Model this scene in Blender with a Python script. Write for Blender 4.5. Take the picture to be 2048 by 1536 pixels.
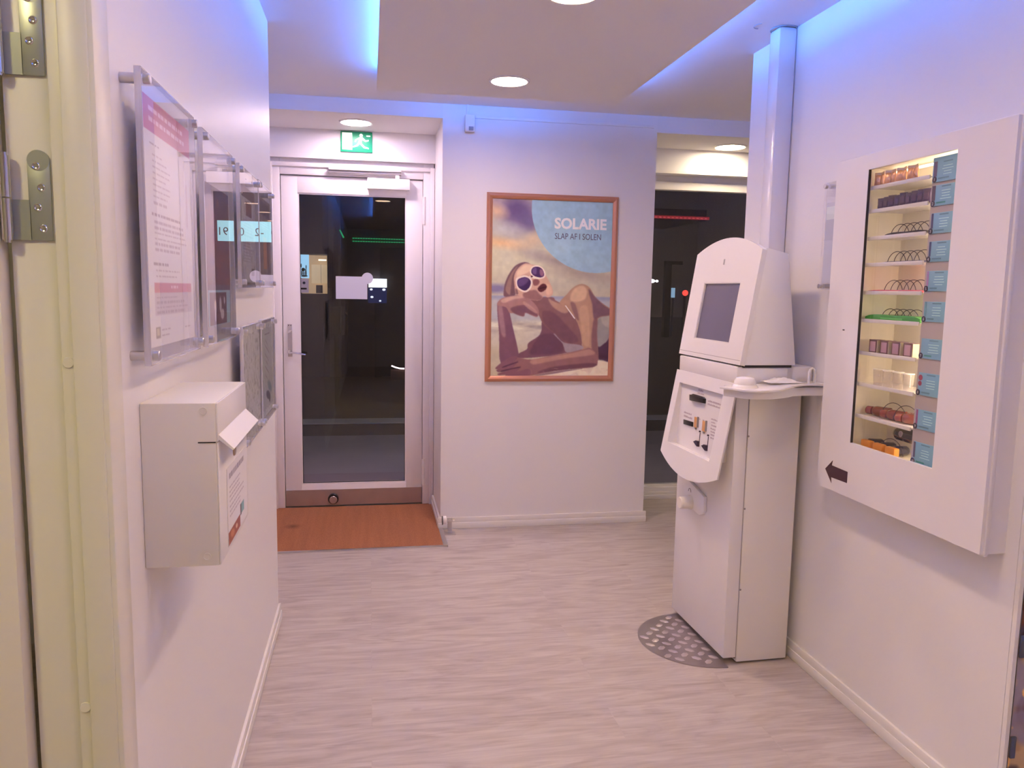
import bpy, bmesh, math, random
import numpy as np
from mathutils import Vector, Matrix

random.seed(7)
PI = math.pi
SC = bpy.context.scene
for o in list(bpy.data.objects):
    bpy.data.objects.remove(o)
COL = SC.collection

# ------------------------------------------------------------------ camera
CAM_H = 1.43
yaw, pitch, roll = 0.17943506, -0.11857696, 0.01717054
fwd = Vector((math.sin(yaw) * math.cos(pitch), math.cos(yaw) * math.cos(pitch), math.sin(pitch)))
rgt = Vector((math.cos(yaw), -math.sin(yaw), 0))
upv = rgt.cross(fwd)
r2 = math.cos(roll) * rgt + math.sin(roll) * upv
u2 = -math.sin(roll) * rgt + math.cos(roll) * upv
cam_data = bpy.data.cameras.new('camera')
cam_data.sensor_fit = 'HORIZONTAL'
cam_data.sensor_width = 36.0
cam_data.lens = 1573.0 / 2048 * 36.0
cam_data.clip_start = 0.02
cam_data.clip_end = 300
cam = bpy.data.objects.new('camera', cam_data)
COL.objects.link(cam)
m3 = Matrix((r2, u2, -fwd)).transposed()
cam.matrix_world = Matrix.Translation((0, 0, CAM_H)) @ m3.to_4x4()
SC.camera = cam

# ------------------------------------------------------------------ world, exposure, light levels
w = bpy.data.worlds.new('night')
SC.world = w
w.use_nodes = True
w.node_tree.nodes['Background'].inputs[0].default_value = (0.60, 0.45, 0.42, 1)
w.node_tree.nodes['Background'].inputs[1].default_value = 0.035
SC.view_settings.view_transform = 'Standard'
SC.view_settings.look = 'None'
SC.view_settings.gamma = 1.0
SC.view_settings.use_curve_mapping = False
SC.view_settings.exposure = 0.0
SC.cycles.max_bounces = 12
SC.cycles.diffuse_bounces = 6
SC.cycles.glossy_bounces = 6
SC.cycles.transparent_max_bounces = 16
SC.cycles.sample_clamp_indirect = 10.0
SC.cycles.use_denoising = True

LAMP = dict(color=(1.0, 0.685, 0.44), strength=160.0)      # warm hall downlights
LAMP_FAR = dict(color=(1.0, 0.71, 0.62), strength=225.0)
LAMP_DOOR = dict(color=(1.0, 0.74, 0.82), strength=155.0, beam=0.35)
LAMP_WINDOW = dict(color=(1.0, 0.78, 0.50), strength=105.0, beam=0.35)
LAMP_SIDE = dict(color=(1.0, 0.84, 0.42), strength=165.0)
COVE = dict(color=(0.05, 0.235, 1.0), strength=95.0)        # blue cove strip


# ------------------------------------------------------------------ colour and material helpers
def lin(c):
    c = c / 255.0
    return c / 12.92 if c <= 0.04045 else ((c + 0.055) / 1.055) ** 2.4


def alb(r, g, b, ref=(206, 182, 192)):
    """Surface colour from how it looks beside the white wall under the same light."""
    return tuple(min(0.92, max(0.004, lin(v) / lin(f) * 0.80)) for v, f in zip((r, g, b), ref))


MATS = {}


def mat(name, color=(0.8, 0.8, 0.8), rough=0.5, metal=0.0, spec=0.5, bump=0.0, bscale=60.0, vary=0.0, vscale=4.0,
        emit=None, estr=0.0, coat=0.0):
    if name in MATS:
        return MATS[name]
    m = bpy.data.materials.new(name)
    m.use_nodes = True
    nt = m.node_tree
    p = nt.nodes['Principled BSDF']
    p.inputs['Base Color'].default_value = (*color, 1)
    p.inputs['Roughness'].default_value = rough
    p.inputs['Metallic'].default_value = metal
    p.inputs['Specular IOR Level'].default_value = spec
    p.inputs['Coat Weight'].default_value = coat
    tc = nt.nodes.new('ShaderNodeTexCoord')
    if vary > 0:
        n = nt.nodes.new('ShaderNodeTexNoise')
        n.inputs['Scale'].default_value = vscale
        n.inputs['Detail'].default_value = 3
        nt.links.new(tc.outputs['Object'], n.inputs['Vector'])
        mx = nt.nodes.new('ShaderNodeMixRGB')
        mx.inputs[1].default_value = (*[c * (1 - vary) for c in color], 1)
        mx.inputs[2].default_value = (*[min(1, c * (1 + vary)) for c in color], 1)
        nt.links.new(n.outputs['Fac'], mx.inputs[0])
        nt.links.new(mx.outputs[0], p.inputs['Base Color'])
    if bump > 0:
        n = nt.nodes.new('ShaderNodeTexNoise')
        n.inputs['Scale'].default_value = bscale
        n.inputs['Detail'].default_value = 4
        nt.links.new(tc.outputs['Object'], n.inputs['Vector'])
        b = nt.nodes.new('ShaderNodeBump')
        b.inputs['Strength'].default_value = bump
        b.inputs['Distance'].default_value = 0.002
        nt.links.new(n.outputs['Fac'], b.inputs['Height'])
        nt.links.new(b.outputs[0], p.inputs['Normal'])
    if emit:
        p.inputs['Emission Color'].default_value = (*emit, 1)
        p.inputs['Emission Strength'].default_value = estr
    MATS[name] = m
    return m


def glass_mat(name, tint=(0.9, 0.9, 0.92), ior=1.5, rough=0.0, haze=0.0, hazecol=(0.8, 0.8, 0.85), boost=1.0):
    """Thin pane: sees through and mirrors by the Fresnel law."""
    if name in MATS:
        return MATS[name]
    m = bpy.data.materials.new(name)
    m.use_nodes = True
    nt = m.node_tree
    nt.nodes.clear()
    out = nt.nodes.new('ShaderNodeOutputMaterial')
    tr = nt.nodes.new('ShaderNodeBsdfTransparent')
    tr.inputs[0].default_value = (*tint, 1)
    gl = nt.nodes.new('ShaderNodeBsdfGlossy')
    gl.inputs['Roughness'].default_value = rough
    gl.inputs['Color'].default_value = (1, 1, 1, 1)
    f0 = ((ior - 1) / (ior + 1)) ** 2 * boost
    lw = nt.nodes.new('ShaderNodeLayerWeight')
    lw.inputs['Blend'].default_value = 0.5
    pw = nt.nodes.new('ShaderNodeMath')
    pw.operation = 'POWER'
    pw.inputs[1].default_value = 5.0
    nt.links.new(lw.outputs['Facing'], pw.inputs[0])
    mth = nt.nodes.new('ShaderNodeMath')
    mth.operation = 'MULTIPLY_ADD'
    mth.inputs[1].default_value = 1 - f0
    mth.inputs[2].default_value = f0
    mth.use_clamp = True
    nt.links.new(pw.outputs[0], mth.inputs[0])
    mx = nt.nodes.new('ShaderNodeMixShader')
    nt.links.new(tr.outputs[0], mx.inputs[1])
    nt.links.new(gl.outputs[0], mx.inputs[2])
    geo = nt.nodes.new('ShaderNodeNewGeometry')      # the pane's far face adds no second mirror
    bk = nt.nodes.new('ShaderNodeMath')
    bk.operation = 'SUBTRACT'
    bk.inputs[0].default_value = 1.0
    nt.links.new(geo.outputs['Backfacing'], bk.inputs[1])
    mm = nt.nodes.new('ShaderNodeMath')
    mm.operation = 'MULTIPLY'
    nt.links.new(mth.outputs[0], mm.inputs[0])
    nt.links.new(bk.outputs[0], mm.inputs[1])
    nt.links.new(mm.outputs[0], mx.inputs[0])
    last = mx
    if haze > 0:
        df = nt.nodes.new('ShaderNodeBsdfDiffuse')
        df.inputs[0].default_value = (*hazecol, 1)
        m2 = nt.nodes.new('ShaderNodeMixShader')
        m2.inputs[0].default_value = haze
        nt.links.new(mx.outputs[0], m2.inputs[1])
        nt.links.new(df.outputs[0], m2.inputs[2])
        last = m2
    nt.links.new(last.outputs[0], out.inputs[0])
    MATS[name] = m
    return m


def floor_mat():
    m = bpy.data.materials.new('pale_wood_laminate')
    m.use_nodes = True
    nt = m.node_tree
    N, L = nt.nodes, nt.links
    p = N['Principled BSDF']
    tc = N.new('ShaderNodeTexCoord')
    mp = N.new('ShaderNodeMapping')
    L.new(tc.outputs['Object'], mp.inputs[0])
    br = N.new('ShaderNodeTexBrick')
    br.inputs['Color1'].default_value = (0.0, 0, 0, 1)
    br.inputs['Color2'].default_value = (1.0, 1, 1, 1)
    br.inputs['Mortar'].default_value = (0.5, 0.5, 0.5, 1)
    br.inputs['Scale'].default_value = 1.0
    br.inputs['Mortar Size'].default_value = 0.0012
    br.inputs['Mortar Smooth'].default_value = 0.2
    br.inputs['Brick Width'].default_value = 1.28
    br.inputs['Row Height'].default_value = 0.19
    br.offset = 0.37
    L.new(mp.outputs[0], br.inputs['Vector'])
    sep = N.new('ShaderNodeSeparateXYZ')
    L.new(mp.outputs[0], sep.inputs[0])
    # shift every plank's grain
    add = N.new('ShaderNodeVectorMath')
    add.operation = 'ADD'
    sc = N.new('ShaderNodeVectorMath')
    sc.operation = 'SCALE'
    sc.inputs['Scale'].default_value = 0.25
    L.new(br.outputs['Color'], sc.inputs[0])
    L.new(mp.outputs[0], add.inputs[0])
    L.new(sc.outputs[0], add.inputs[1])
    st = N.new('ShaderNodeMapping')
    st.inputs['Scale'].default_value = (1.6, 22, 1)
    L.new(add.outputs[0], st.inputs[0])
    n1 = N.new('ShaderNodeTexNoise')
    n1.inputs['Scale'].default_value = 1.4
    n1.inputs['Detail'].default_value = 7
    n1.inputs['Roughness'].default_value = 0.62
    n1.inputs['Distortion'].default_value = 1.6
    L.new(st.outputs[0], n1.inputs['Vector'])
    st2 = N.new('ShaderNodeMapping')
    st2.inputs['Scale'].default_value = (1.5, 6.5, 1)
    L.new(add.outputs[0], st2.inputs[0])
    n2 = N.new('ShaderNodeTexNoise')
    n2.inputs['Scale'].default_value = 1.6
    n2.inputs['Detail'].default_value = 3
    n2.inputs['Distortion'].default_value = 2.2
    L.new(st2.outputs[0], n2.inputs['Vector'])
    cr = N.new('ShaderNodeValToRGB')
    cr.color_ramp.elements[0].position = 0.30
    cr.color_ramp.elements[0].color = (0.395, 0.345, 0.315, 1)
    cr.color_ramp.elements[1].position = 0.66
    cr.color_ramp.elements[1].color = (0.505, 0.455, 0.415, 1)
    L.new(n1.outputs['Fac'], cr.inputs[0])
    cr2 = N.new('ShaderNodeValToRGB')
    cr2.color_ramp.elements[0].position = 0.30
    cr2.color_ramp.elements[0].color = (0.84, 0.80, 0.78, 1)
    cr2.color_ramp.elements[1].position = 0.60
    cr2.color_ramp.elements[1].color = (1.06, 1.06, 1.06, 1)
    L.new(n2.outputs['Fac'], cr2.inputs[0])
    mul = N.new('ShaderNodeMixRGB')
    mul.blend_type = 'MULTIPLY'
    mul.inputs[0].default_value = 1
    L.new(cr.outputs[0], mul.inputs[1])
    L.new(cr2.outputs[0], mul.inputs[2])
    seam = N.new('ShaderNodeMixRGB')
    seam.inputs[2].default_value = (0.36, 0.32, 0.30, 1)
    sf = N.new('ShaderNodeMath')
    sf.operation = 'MULTIPLY'
    sf.inputs[1].default_value = 0.14
    L.new(br.outputs['Fac'], sf.inputs[0])
    L.new(sf.outputs[0], seam.inputs[0])
    L.new(mul.outputs[0], seam.inputs[1])
    kn = N.new('ShaderNodeMapping')                  # sparse dark knots in the grain
    kn.inputs['Scale'].default_value = (5.0, 17.0, 1)
    L.new(mp.outputs[0], kn.inputs[0])
    n3 = N.new('ShaderNodeTexNoise')
    n3.inputs['Scale'].default_value = 1.0
    n3.inputs['Detail'].default_value = 2
    L.new(kn.outputs[0], n3.inputs['Vector'])
    cr3 = N.new('ShaderNodeValToRGB')
    cr3.color_ramp.elements[0].position = 0.70
    cr3.color_ramp.elements[0].color = (1, 1, 1, 1)
    cr3.color_ramp.elements[1].position = 0.80
    cr3.color_ramp.elements[1].color = (0.72, 0.66, 0.64, 1)
    L.new(n3.outputs['Fac'], cr3.inputs[0])
    mk = N.new('ShaderNodeMixRGB')
    mk.blend_type = 'MULTIPLY'
    mk.inputs[0].default_value = 1
    L.new(seam.outputs[0], mk.inputs[1])
    L.new(cr3.outputs[0], mk.inputs[2])
    L.new(mk.outputs[0], p.inputs['Base Color'])
    p.inputs['Roughness'].default_value = 0.42
    b = N.new('ShaderNodeBump')
    b.inputs['Strength'].default_value = 0.15
    b.inputs['Distance'].default_value = 0.001
    L.new(n1.outputs['Fac'], b.inputs['Height'])
    L.new(b.outputs[0], p.inputs['Normal'])
    return m


def checker_plate_mat():
    m = bpy.data.materials.new('tread_plate_metal')
    m.use_nodes = True
    nt = m.node_tree
    p = nt.nodes['Principled BSDF']
    p.inputs['Base Color'].default_value = (*alb(132, 112, 112), 1)
    p.inputs['Metallic'].default_value = 0.75
    p.inputs['Roughness'].default_value = 0.38
    tc = nt.nodes.new('ShaderNodeTexCoord')
    n = nt.nodes.new('ShaderNodeTexNoise')
    n.inputs['Scale'].default_value = 9
    nt.links.new(tc.outputs['Object'], n.inputs['Vector'])
    cr = nt.nodes.new('ShaderNodeValToRGB')
    cr.color_ramp.elements[0].color = (0.27, 0.235, 0.235, 1)
    cr.color_ramp.elements[1].color = (0.50, 0.45, 0.45, 1)
    nt.links.new(n.outputs['Fac'], cr.inputs[0])
    nt.links.new(cr.outputs[0], p.inputs['Base Color'])
    return m


def coir_mat():
    m = bpy.data.materials.new('coir_matting')
    m.use_nodes = True
    nt = m.node_tree
    N, L = nt.nodes, nt.links
    p = N['Principled BSDF']
    tc = N.new('ShaderNodeTexCoord')
    n = N.new('ShaderNodeTexNoise')
    n.inputs['Scale'].default_value = 260
    n.inputs['Detail'].default_value = 3
    L.new(tc.outputs['Object'], n.inputs['Vector'])
    mp = N.new('ShaderNodeMapping')
    mp.inputs['Scale'].default_value = (30, 1.2, 1)
    L.new(tc.outputs['Object'], mp.inputs[0])
    n2 = N.new('ShaderNodeTexNoise')
    n2.inputs['Scale'].default_value = 1.0
    L.new(mp.outputs[0], n2.inputs['Vector'])
    cr = N.new('ShaderNodeValToRGB')
    cr.color_ramp.elements[0].position = 0.3
    cr.color_ramp.elements[0].color = (0.22, 0.075, 0.028, 1)
    cr.color_ramp.elements[1].position = 0.7
    cr.color_ramp.elements[1].color = (0.46, 0.185, 0.075, 1)
    L.new(n.outputs['Fac'], cr.inputs[0])
    cr2 = N.new('ShaderNodeValToRGB')
    cr2.color_ramp.elements[0].color = (0.78, 0.78, 0.78, 1)
    cr2.color_ramp.elements[1].color = (1.15, 1.12, 1.1, 1)
    L.new(n2.outputs['Fac'], cr2.inputs[0])
    mul = N.new('ShaderNodeMixRGB')
    mul.blend_type = 'MULTIPLY'
    mul.inputs[0].default_value = 1
    L.new(cr.outputs[0], mul.inputs[1])
    L.new(cr2.outputs[0], mul.inputs[2])
    # a dark trodden stain near the left
    st = N.new('ShaderNodeVectorMath')
    st.operation = 'DISTANCE'
    st.inputs[1].default_value = (-0.36, 0.02, 0.0)
    sp = N.new('ShaderNodeMapping')
    sp.inputs['Scale'].default_value = (1, 1, 0)
    L.new(tc.outputs['Object'], sp.inputs[0])
    L.new(sp.outputs[0], st.inputs[0])
    r = N.new('ShaderNodeValToRGB')
    r.color_ramp.elements[0].position = 0.0
    r.color_ramp.elements[0].color = (0.45, 0.45, 0.45, 1)
    r.color_ramp.elements[1].position = 0.06
    r.color_ramp.elements[1].color = (1, 1, 1, 1)
    L.new(st.outputs['Value'], r.inputs[0])
    mul2 = N.new('ShaderNodeMixRGB')
    mul2.blend_type = 'MULTIPLY'
    mul2.inputs[0].default_value = 1
    L.new(mul.outputs[0], mul2.inputs[1])
    L.new(r.outputs[0], mul2.inputs[2])
    L.new(mul2.outputs[0], p.inputs['Base Color'])
    p.inputs['Roughness'].default_value = 0.95
    b = N.new('ShaderNodeBump')
    b.inputs['Strength'].default_value = 0.7
    b.inputs['Distance'].default_value = 0.004
    L.new(n.outputs['Fac'], b.inputs['Height'])
    L.new(b.outputs[0], p.inputs['Normal'])
    return m


def print_mat(name, rough=0.35):
    if name in MATS:
        return MATS[name]
    m = bpy.data.materials.new(name)
    m.use_nodes = True
    nt = m.node_tree
    p = nt.nodes['Principled BSDF']
    a = nt.nodes.new('ShaderNodeAttribute')
    a.attribute_name = 'ink'
    nt.links.new(a.outputs['Color'], p.inputs['Base Color'])
    p.inputs['Roughness'].default_value = rough
    MATS[name] = m
    return m


WALLM = mat('wall_paint', (0.80, 0.785, 0.79), 0.42, bump=0.12, bscale=90)
CEILM = mat('ceiling_paint', (0.78, 0.765, 0.77), 0.7)
TRIMM = mat('trim_gloss_paint', (0.80, 0.78, 0.75), 0.3)
DOORM = mat('door_gloss_paint', (0.81, 0.785, 0.80), 0.28)
WHITE = mat('white_powder_coat', (0.80, 0.78, 0.785), 0.32)
WHITE2 = mat('off_white_sheet_metal', (0.80, 0.77, 0.72), 0.38)
PLAST = mat('white_plastic', (0.82, 0.80, 0.80), 0.25)
STEEL = mat('brushed_steel', (0.52, 0.49, 0.50), 0.32, metal=0.9, vary=0.12, vscale=12)
CHROME = mat('chrome', (0.72, 0.70, 0.72), 0.12, metal=1.0)
ALU = mat('satin_aluminium', (0.62, 0.60, 0.61), 0.28, metal=0.9)
BLACK = mat('black_plastic', (0.012, 0.010, 0.014), 0.3)
DARKGAP = mat('dark_rubber', (0.03, 0.025, 0.03), 0.8)
GREY = mat('grey_plastic', (0.30, 0.27, 0.28), 0.5)
INKD = mat('dark_ink', alb(92, 62, 80), 0.6)
INKG = mat('grey_ink', alb(158, 128, 142), 0.6)
PAPER = mat('white_paper', (0.82, 0.80, 0.80), 0.6)


# ------------------------------------------------------------------ object helpers
def props(o, label=None, cat=None, group=None, kind=None):
    if label:
        o['label'] = label
    if cat:
        o['category'] = cat
    if group:
        o['group'] = group
    if kind:
        o['kind'] = kind
    return o


def thing(name, label, cat, loc=(0, 0, 0), rotz=0.0, group=None):
    o = bpy.data.objects.new(name, None)
    o.empty_display_size = 0.05
    COL.objects.link(o)
    o.location = loc
    o.rotation_euler = (0, 0, rotz)
    return props(o, label, cat, group)


def origin_of(o):
    v = Vector((0, 0, 0))
    while o is not None:
        v += Vector(o.location)
        o = o.parent
    return v


class MB:
    """Collects shapes in one mesh."""

    def __init__(self):
        self.bm = bmesh.new()
        self.mi = 0

    def _tag(self, faces, smooth=False):
        for f in faces:
            f.material_index = self.mi
            f.smooth = smooth

    def box(self, x0, x1, y0, y1, z0, z1, bev=0.0, seg=2):
        b = bmesh.new()
        bmesh.ops.create_cube(b, size=1)
        for v in b.verts:
            v.co = Vector((x0 + (v.co.x + .5) * (x1 - x0), y0 + (v.co.y + .5) * (y1 - y0), z0 + (v.co.z + .5) * (z1 - z0)))
        if bev > 0:
            bmesh.ops.bevel(b, geom=list(b.edges), offset=bev, segments=seg, profile=0.5, affect='EDGES')
        return self.merge(b, bev > 0)

    def merge(self, b, smooth=False, M=None):
        if M is not None:
            bmesh.ops.transform(b, matrix=M, verts=b.verts)
        me = bpy.data.meshes.new('t')
        b.normal_update()
        b.to_mesh(me)
        b.free()
        n0 = len(self.bm.faces)
        self.bm.from_mesh(me)
        bpy.data.meshes.remove(me)
        self.bm.faces.ensure_lookup_table()
        self._tag(self.bm.faces[n0:], smooth)
        return self

    def cyl(self, p0, p1, r0, r1=None, seg=24, caps=True, smooth=True):
        p0, p1 = Vector(p0), Vector(p1)
        r1 = r0 if r1 is None else r1
        d = p1 - p0
        b = bmesh.new()
        bmesh.ops.create_cone(b, cap_ends=caps, segments=seg, radius1=r0, radius2=r1, depth=d.length)
        q = Vector((0, 0, 1)).rotation_difference(d.normalized())
        M = Matrix.Translation((p0 + p1) / 2) @ q.to_matrix().to_4x4()
        n0 = len(self.bm.faces)
        self.merge(b, smooth, M)
        self.bm.faces.ensure_lookup_table()
        for f in self.bm.faces[n0:]:
            if len(f.verts) > 4:
                f.smooth = False
        return self

    def ell(self, c, rx, ry, rz, seg=20, rings=12):
        b = bmesh.new()
        bmesh.ops.create_uvsphere(b, u_segments=seg, v_segments=rings, radius=1)
        return self.merge(b, True, Matrix.Translation(c) @ Matrix.Diagonal((rx, ry, rz, 1)))

    def prism(self, pts, vec, smooth=False, bev=0.0):
        """Closed outline (3-D points in a plane) swept along vec."""
        b = bmesh.new()
        vec = Vector(vec)
        a = [b.verts.new(Vector(p)) for p in pts]
        c = [b.verts.new(Vector(p) + vec) for p in pts]
        b.faces.new(a)
        b.faces.new(list(reversed(c)))
        n = len(a)
        for i in range(n):
            b.faces.new((a[i], c[i], c[(i + 1) % n], a[(i + 1) % n]))
        bmesh.ops.recalc_face_normals(b, faces=b.faces)
        if bev > 0:
            bmesh.ops.bevel(b, geom=list(b.edges), offset=bev, segments=2, profile=0.5, affect='EDGES')
        return self.merge(b, smooth)

    def quad(self, pts):
        vs = [self.bm.verts.new(Vector(p)) for p in pts]
        self._tag([self.bm.faces.new(vs)])
        return self

    def tube(self, pts, r, seg=8, closed=False):
        pts = [Vector(p) for p in pts]
        n = len(pts)
        rings = []
        b = bmesh.new()
        prev = None
        for i, p in enumerate(pts):
            t = (pts[min(i + 1, n - 1)] - pts[max(i - 1, 0)])
            if closed:
                t = pts[(i + 1) % n] - pts[i - 1]
            t.normalize()
            if prev is None:
                a = t.orthogonal().normalized()
            else:
                a = (prev - t * prev.dot(t)).normalized()
            prev = a
            c = t.cross(a)
            rings.append([b.verts.new(p + r * (math.cos(k * 2 * PI / seg) * a + math.sin(k * 2 * PI / seg) * c)) for k in range(seg)])
        m = n if closed else n - 1
        for i in range(m):
            A, B = rings[i], rings[(i + 1) % n]
            for k in range(seg):
                b.faces.new((A[k], A[(k + 1) % seg], B[(k + 1) % seg], B[k]))
        if not closed:
            b.faces.new(list(reversed(rings[0])))
            b.faces.new(rings[-1])
        return self.merge(b, True)

    def lathe(self, c, prof, axis='z', seg=32):
        """Profile (radius, height) turned about an axis through c."""
        b = bmesh.new()
        rings = []
        for r, h in prof:
            ring = []
            for k in range(seg):
                a = 2 * PI * k / seg
                x, y = r * math.cos(a), r * math.sin(a)
                p = {'z': (x, y, h), 'x': (h, x, y), 'y': (x, h, y)}[axis]
                ring.append(b.verts.new(Vector(c) + Vector(p)))
            rings.append(ring)
        for A, B in zip(rings, rings[1:]):
            for k in range(seg):
                b.faces.new((A[k], A[(k + 1) % seg], B[(k + 1) % seg], B[k]))
        b.faces.new(rings[0])
        b.faces.new(rings[-1])
        bmesh.ops.remove_doubles(b, verts=b.verts, dist=1e-6)
        bmesh.ops.recalc_face_normals(b, faces=b.faces)
        return self.merge(b, True)

    def build(self, name, mats, parent=None, local=False, label=None, auto=True):
        me = bpy.data.meshes.new(name)
        if parent is not None and not local:
            bmesh.ops.translate(self.bm, vec=-origin_of(parent), verts=self.bm.verts)
        self.bm.normal_update()
        self.bm.to_mesh(me)
        self.bm.free()
        for m in (mats if isinstance(mats, (list, tuple)) else [mats]):
            me.materials.append(m)
        o = bpy.data.objects.new(name, me)
        COL.objects.link(o)
        if parent is not None:
            o.parent = parent
        if label:
            o['label'] = label
        if auto:
            try:
                me.set_sharp_from_angle(angle=math.radians(35))
            except Exception:
                pass
        return o


def B(name, m, parent, *boxes, bev=0.0, local=False, label=None):
    b = MB()
    for q in boxes:
        b.box(*q, bev=bev)
    return b.build(name, m, parent, local, label)


def S(name, m, *boxes, bev=0.0, parent=None):
    o = B(name, m, parent, *boxes, bev=bev)
    if parent is None:
        o['kind'] = 'structure'
    return o


def text(name, s, size, O, U, V, m, parent, local=False, bold=0.0, align='LEFT', depth=0.0002, sx=1.0):
    """Lettering as a mesh: O base point, U reading direction, V up."""
    cu = bpy.data.curves.new(name, 'FONT')
    cu.body = s
    cu.size = size
    cu.extrude = depth
    cu.offset = bold
    cu.align_x = align
    cu.resolution_u = 3
    t = bpy.data.objects.new(name, cu)
    COL.objects.link(t)
    dg = bpy.context.evaluated_depsgraph_get()
    me = bpy.data.meshes.new_from_object(t.evaluated_get(dg))
    bpy.data.objects.remove(t)
    U, V = Vector(U).normalized(), Vector(V).normalized()
    W = U.cross(V)
    M = Matrix((U * sx, V, W)).transposed().to_4x4()
    M.translation = Vector(O) - (Vector((0, 0, 0)) if local else (origin_of(parent) if parent else Vector((0, 0, 0))))
    me.transform(M)
    me.materials.clear()
    me.materials.append(m)
    me.name = name
    o = bpy.data.objects.new(name, me)
    COL.objects.link(o)
    if parent:
        o.parent = parent
    return o


# ------------------------------------------------------------------ printed pictures: a dense sheet with its inks per point
class Ink:
    def __init__(self, W, H):
        self.W, self.H = W, H
        self.X, self.Y = np.meshgrid((np.arange(W) + .5) / W, (np.arange(H) + .5) / H)   # Y down
        self.a = np.zeros((H, W, 3))

    def fill(self, c):
        self.a[:] = c
        return self

    def blend(self, mask, c):
        c = np.array(c, float)
        self.a = self.a * (1 - mask[..., None]) + c * mask[..., None]

    def blur(self, k, n):
        for _ in range(n):
            p = np.pad(k, 1, mode='edge')
            k = (p[:-2, 1:-1] + p[2:, 1:-1] + p[1:-1, :-2] + p[1:-1, 2:] + 2 * p[1:-1, 1:-1]) / 6
        return k

    def mask(self, pts, soft=1):
        inside = np.zeros((self.H, self.W))
        ss = 2
        for oy in range(ss):
            for ox in range(ss):
                X = self.X + ((ox + .5) / ss - .5) / self.W
                Y = self.Y + ((oy + .5) / ss - .5) / self.H
                c = np.zeros(X.shape, bool)
                n = len(pts)
                for i in range(n):
                    x0, y0 = pts[i]
                    x1, y1 = pts[(i + 1) % n]
                    if y0 == y1:
                        continue
                    hit = ((y0 > Y) != (y1 > Y)) & (X < (x1 - x0) * (Y - y0) / (y1 - y0) + x0)
                    c ^= hit
                inside += c / (ss * ss)
        return self.blur(inside, soft)

    def ellm(self, cx, cy, rx, ry, ang=0.0, soft=0.08):
        dx, dy = self.X - cx, (self.Y - cy)
        asp = self.H / self.W
        ca, sa = math.cos(ang), math.sin(ang)
        u = (dx * ca + dy * asp * sa) / rx
        v = (-dx * sa + dy * asp * ca) / (ry * asp)
        r = np.sqrt(u * u + v * v)
        return np.clip((1 + soft - r) / (2 * soft), 0, 1)

    def noise(self, sx, sy, seed):
        rng = np.random.RandomState(seed)
        g = rng.rand(sy + 2, sx + 2)
        x = self.X * sx
        y = self.Y * sy
        i, j = x.astype(int), y.astype(int)
        fx, fy = x - i, y - j
        fx = fx * fx * (3 - 2 * fx)
        fy = fy * fy * (3 - 2 * fy)
        return (g[j, i] * (1 - fx) * (1 - fy) + g[j, i + 1] * fx * (1 - fy) + g[j + 1, i] * (1 - fx) * fy + g[j + 1, i + 1] * fx * fy)

    def fbm(self, sx, sy, seed, n=4):
        t = 0
        a = 0.5
        for k in range(n):
            t = t + a * self.noise(sx * 2 ** k, sy * 2 ** k, seed + k)
            a /= 2
        return t

    def sheet(self, name, O, U, V, w_, h_, parent, mname='printed_paper', seen=True, rough=0.35, local=False, label=None):
        """O = top-left corner, U right, V up."""
        W, H = self.W, self.H
        O, U, V = Vector(O), Vector(U).normalized(), Vector(V).normalized()
        if parent is not None and not local:
            O = O - origin_of(parent)
        gx = np.linspace(0, 1, W)
        gy = np.linspace(0, 1, H)
        X, Y = np.meshgrid(gx, gy)
        co = np.array(O)[None, None] + X[..., None] * w_ * np.array(U) - Y[..., None] * h_ * np.array(V)
        idx = np.arange(W * H).reshape(H, W)
        f = np.stack([idx[:-1, :-1], idx[1:, :-1], idx[1:, 1:], idx[:-1, 1:]], -1).reshape(-1, 4)
        me = bpy.data.meshes.new(name)
        me.from_pydata(co.reshape(-1, 3), [], f.tolist())
        a = self.a
        if seen:
            s = np.clip(a / 255.0, 0, 1)
            l = np.where(s <= 0.04045, s / 12.92, ((s + 0.055) / 1.055) ** 2.4)
            ref = np.array([lin(206), lin(182), lin(192)])
            a = np.clip(l / ref * 0.80, 0.003, 0.92)
        at = me.color_attributes.new('ink', 'FLOAT_COLOR', 'POINT')
        buf = np.ones((W * H, 4), np.float32)
        buf[:, :3] = a.reshape(-1, 3)
        at.data.foreach_set('color', buf.ravel())
        me.materials.append(print_mat(mname, rough))
        o = bpy.data.objects.new(name, me)
        COL.objects.link(o)
        if parent is not None:
            o.parent = parent
        if label:
            o['label'] = label
        return o


# ================================================================== THE ROOM SHELL
ZC = 2.47            # ceiling
LW, RW = -0.395, 1.648
YP, YD = 4.595, 5.16

fl = MB()
fl.box(-3.2, 3.1, -4.2, 5.30, -0.08, 0.0)
fl.build('floor', floor_mat())['kind'] = 'structure'
S('ceiling', CEILM, (-3.2, 3.1, -4.2, 5.30, ZC, ZC + 0.08))

# left partition beside the side room's doorway, and the recess wall beyond it
S('wall_left', WALLM, (LW - 0.11, LW, 1.275, 3.385, 0, ZC))
S('wall_left_return', WALLM, (-0.73, LW - 0.11, 3.275, 3.385, 0, ZC))
S('wall_left_entrance', WALLM, (-0.74, -0.62, 3.385, 5.30, 0, ZC))
S('wall_left_near', WALLM, (LW - 0.11, LW, -4.2, 0.33, 0, ZC), (LW - 0.11, LW, 0.33, 1.275, 2.12, ZC))
S('wall_side_room', WALLM, (-3.2, -0.73, 3.275, 3.385, 0, ZC), (-3.2, -3.1, -1.4, 3.275, 0, ZC), (-3.1, LW - 0.11, -1.5, -1.4, 0, ZC))
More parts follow.
